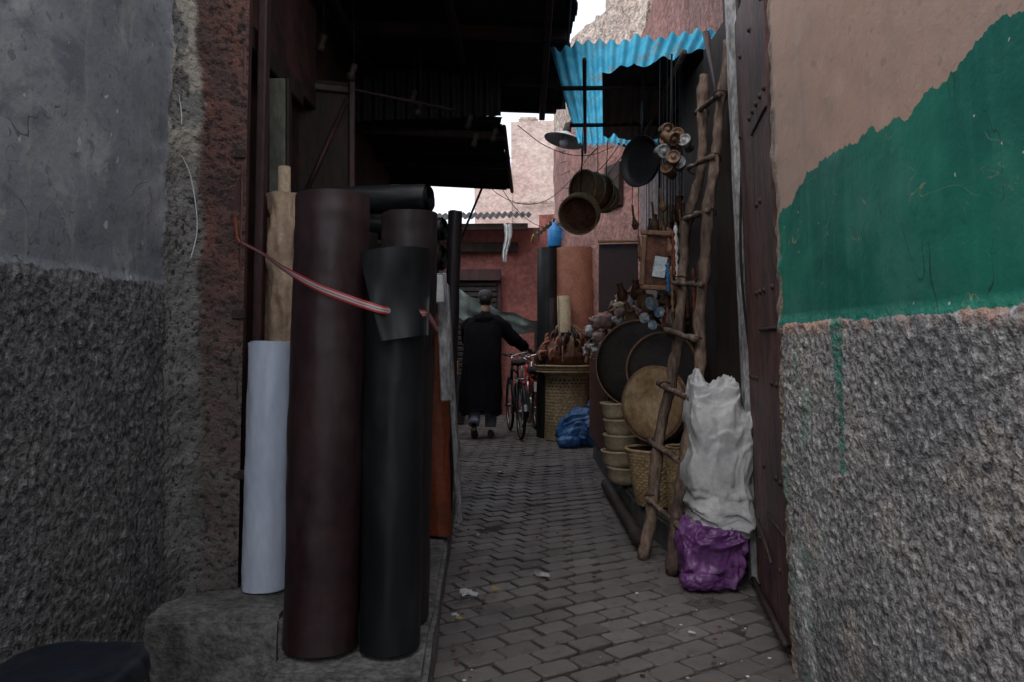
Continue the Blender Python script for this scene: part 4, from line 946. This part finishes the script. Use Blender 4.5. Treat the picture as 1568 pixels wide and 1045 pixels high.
for (z, rx, ry, ox, oy) in RR:
    fold = sst(z, 1.35, .4)
    for q in range(S):
        a_ = 2 * PI * q / S; n_ = 1 + fold * (.05 * math.sin(9 * a_ + 3 * z) + .14 * noise.noise(Vector((math.cos(a_) * 3, math.sin(a_) * 3, z * 1.5)))) + .05 * noise.noise(Vector((math.cos(a_) * 3, math.sin(a_) * 3, z * 8)))
        vs.append((ox + rx * n_ * math.cos(a_), oy + ry * n_ * math.sin(a_), z + (.04 * math.sin(a_ * 3) if z < .35 else 0)))
for i in range(len(RR) - 1):
    for q in range(S): fs.append((i * S + q, i * S + (q + 1) % S, (i + 1) * S + (q + 1) % S, (i + 1) * S + q))
mesh('robe', vs, fs, M_robe, mn)
tube('sleeve_right', [(.13, .08, 1.44), (.23, .10, 1.40), (.37, .17, 1.24), (.47, .27, 1.16), (.53, .345, 1.12)], [.085, .095, .085, .072, .062], M_robe, mn, 18, smooth_path=5, wob=.025, wf=14)
tube('sleeve_left', [(-.12, .08, 1.43), (-.19, .14, 1.36), (-.18, .22, 1.20), (-.07, .33, 1.15), (.02, .40, 1.125)], [.085, .085, .078, .07, .062], M_robe, mn, 18, smooth_path=5, wob=.02, wf=14)
blob('hood', (.02, .02, 1.47), (.26, .14, .16), M_robe, mn, .9, .015, 9, 40, 26, True, 2)
vs = []; fs = []; hc = Vector((.035, .15, 1.715)); nu, nv = 40, 30
for i in range(nv + 1):
    ph = -PI / 2 + PI * i / nv
    for j in range(nu):
        a_ = 2 * PI * j / nu; d_ = Vector((math.cos(ph) * math.cos(a_), math.cos(ph) * math.sin(a_), math.sin(ph)))
        p = Vector((d_.x * .076, d_.y * .098, d_.z * .118))
        if d_.z < 0: p.x *= 1 - .25 * abs(d_.z); p.y += .012 * abs(d_.z)
        if d_.y > 0:
            p.y += .026 * math.exp(-((d_.x / .16) ** 2 + ((d_.z + .18) / .18) ** 2)) + .008 * math.exp(-((d_.x / .3) ** 2 + ((d_.z + .52) / .1) ** 2)) + .01 * math.exp(-((d_.x / .4) ** 2 + ((d_.z + .85) / .15) ** 2))
            for s_ in (-1, 1): p.y -= .012 * math.exp(-(((d_.x - s_ * .38) / .16) ** 2 + ((d_.z - .05) / .12) ** 2))
        vs.append(hc + p)
for i in range(nv):
    for j in range(nu): fs.append((i * nu + j, i * nu + (j + 1) % nu, (i + 1) * nu + (j + 1) % nu, (i + 1) * nu + j))
mesh('head', vs, fs, M_face, mn)
tube('neck', [(.03, .10, 1.50), (.033, .13, 1.64)], [.060, .055], M_face, mn, 16)
for s_ in (-1, 1):
    blob('ear', (hc.x + s_ * .076, hc.y - .005, hc.z - .012), (.02, .035, .062), M_face, mn, .9, 0, 5, 16, 12, False)
    blob('eye', (hc.x + s_ * .029, hc.y + .083, hc.z + .006), (.024, .016, .014), M_plate, mn, 1, 0, 5, 12, 10, False)
    blob('pupil', (hc.x + s_ * .029, hc.y + .091, hc.z + .006), (.010, .004, .010), M_blackm, mn, 1, 0, 5, 10, 8, False)
tube('mouth', [(hc.x - .024, hc.y + .094, hc.z - .058), (hc.x, hc.y + .101, hc.z - .056), (hc.x + .024, hc.y + .094, hc.z - .058)], .005, M_leath, mn, 6)
blob('hair', (hc.x, hc.y - .022, hc.z + .012), (.158, .17, .19), M_blackm, mn, 1, .004, 60, 36, 24)
lathe('cap', [(.083, .0), (.090, .01), (.092, .04), (.086, .075), (.065, .10), (.03, .112), (0, .114)], M_cap, (hc.x, hc.y - .004, hc.z + .022), (0, .12, 1), mn, 36, lambda a, i, z, r: r * .1 * abs(math.sin(a)))
tube('cap_brim', [(hc.x - .07, hc.y + .07, hc.z + .035), (hc.x, hc.y + .13, hc.z + .03), (hc.x + .07, hc.y + .07, hc.z + .035)], .012, M_cap, mn, 8, smooth_path=4)
def hand(name, wrist, grip, side):
    w, g_ = Vector(wrist), Vector(grip); d_ = (g_ - w).normalized(); up = Vector((0, 0, 1)); s_ = d_.cross(up).normalized() * side; up = s_.cross(d_) * side
    V_ = [w, w.lerp(g_, .55), g_]; E_ = [(0, 1), (1, 2)]; R_ = [(.026, .022), (.036, .02), (.038, .016)]
    for i, L in enumerate((.92, 1.0, .95, .78)):
        o = s_ * (-.028 + .019 * i); b_ = len(V_)
        V_ += [g_ + o + up * .006, g_ + o + d_ * .028 * L + up * .004, g_ + o + d_ * .036 * L - up * .024 * L, g_ + o + d_ * .016 - up * .036 * L]
        E_ += [(2, b_), (b_, b_ + 1), (b_ + 1, b_ + 2), (b_ + 2, b_ + 3)]; R_ += [.010, .0095, .009, .008]
    b_ = len(V_); V_ += [w.lerp(g_, .4) - s_ * .03, g_ - s_ * .05 - up * .015, g_ - s_ * .045 - up * .032 + d_ * .015]
    E_ += [(1, b_), (b_, b_ + 1), (b_ + 1, b_ + 2)]; R_ += [.013, .011, .009]
    skin(name, V_, E_, R_, M_face, mn)
hand('hand_right', (.54, .355, 1.115), (.595, .435, 1.085), 1); hand('hand_left', (.025, .405, 1.125), (.105, .43, 1.09), -1)

# ------------------------------------------------------------------ litter
def scrap(name, x, y, s_, mat):
    vs = []; fs = []
    for i in range(5):
        for j in range(5):
            p = Vector((x + (i / 4 - .5) * s_ + random.uniform(-.1, .1) * s_, y + (j / 4 - .5) * s_ * .8 + random.uniform(-.1, .1) * s_, .016 + random.uniform(0, .22) * s_)); vs.append(p)
    for i in range(4):
        for j in range(4):
            if (i, j) in ((0, 0), (3, 3)): continue
            fs.append((i * 5 + j, i * 5 + j + 1, i * 5 + 6 + j, i * 5 + 5 + j))
    mesh(name, vs, fs, mat)
scrap('paper_scrap', -.205, 3.72, .085, M_paper); scrap('paper_scrap', -.245, 3.44, .035, M_paper); scrap('yellow_wrapper', -.225, 3.40, .03, M_yel)
scrap('yellow_wrapper', -.08, 3.80, .035, M_yel); scrap('paper_scrap', .15, 4.02, .075, M_paletrim); scrap('paper_scrap', -.10, 7.2, .07, M_paletrim); scrap('paper_scrap', .55, 3.35, .03, M_paletrim)
g = grp('small_debris', (0, 4, 0))
for i in range(260):
    y = 2.7 + 7 * random.random() ** 1.6; x = random.choice([random.uniform(-.25 - (y - 2.8) * .05, -.12), random.uniform(.6, .98), random.uniform(-.3, .95)])
    s_ = random.uniform(.003, .013)
    blob('crumb', (x, y, .010), (s_ * 1.8, s_ * 1.2, s_ * .6), random.choice([M_paletrim, M_leath, M_conc, M_paper, M_iron, M_conc, M_leath, M_wood]), g, .8, .002, 90, 8, 6)

# ------------------------------------------------------------------ camera, light, world
cam = bpy.data.cameras.new('camera'); cam.lens = 28; cam.sensor_width = 36; cam.clip_end = 500; cam.clip_start = .05
co = bpy.data.objects.new('camera', cam); co.location = (0, 0, 1.2); co.rotation_euler = (math.radians(90), 0, 0); sc.collection.objects.link(co); sc.camera = co
w = bpy.data.worlds.new('World'); sc.world = w; w.use_nodes = True; nt = w.node_tree
sky = nt.nodes.new('ShaderNodeTexSky'); sky.sky_type = 'NISHITA'; sky.sun_disc = False
el, az = math.radians(50), math.radians(215); sky.sun_elevation = el; sky.sun_rotation = az; sky.air_density = 1; sky.dust_density = 3; sky.ozone_density = 1
tc = nt.nodes.new('ShaderNodeTexCoord'); cn = nt.nodes.new('ShaderNodeTexNoise'); cn.inputs['Scale'].default_value = 2.5; cn.inputs['Detail'].default_value = 3
nt.links.new(tc.outputs['Generated'], cn.inputs['Vector'])
mr = nt.nodes.new('ShaderNodeMapRange'); mr.inputs[1].default_value = .3; mr.inputs[2].default_value = .7; mr.inputs[3].default_value = .7; mr.inputs[4].default_value = .97
nt.links.new(cn.outputs[0], mr.inputs[0])
mxx = nt.nodes.new('ShaderNodeMix'); mxx.data_type = 'RGBA'; nt.links.new(mr.outputs[0], mxx.inputs[0]); nt.links.new(sky.outputs[0], mxx.inputs[6]); mxx.inputs[7].default_value = (9.6, 10.0, 10.8, 1)
bg = nt.nodes['Background']; bg.inputs[1].default_value = .15
nt.links.new(mxx.outputs[2], bg.inputs[0])
sl = bpy.data.lights.new('sun', 'SUN'); sl.energy = .9; sl.angle = math.radians(45); sl.color = (1, .97, .93)
so = bpy.data.objects.new('sun', sl); sc.collection.objects.link(so)
dv = Vector((math.sin(az) * math.cos(el), math.cos(az) * math.cos(el), math.sin(el)))
so.rotation_euler = dv.to_track_quat('Z', 'Y').to_euler(); so.location = (0, 0, 12)
sc.view_settings.view_transform = 'Standard'; sc.view_settings.look = 'None'; sc.view_settings.exposure = 0
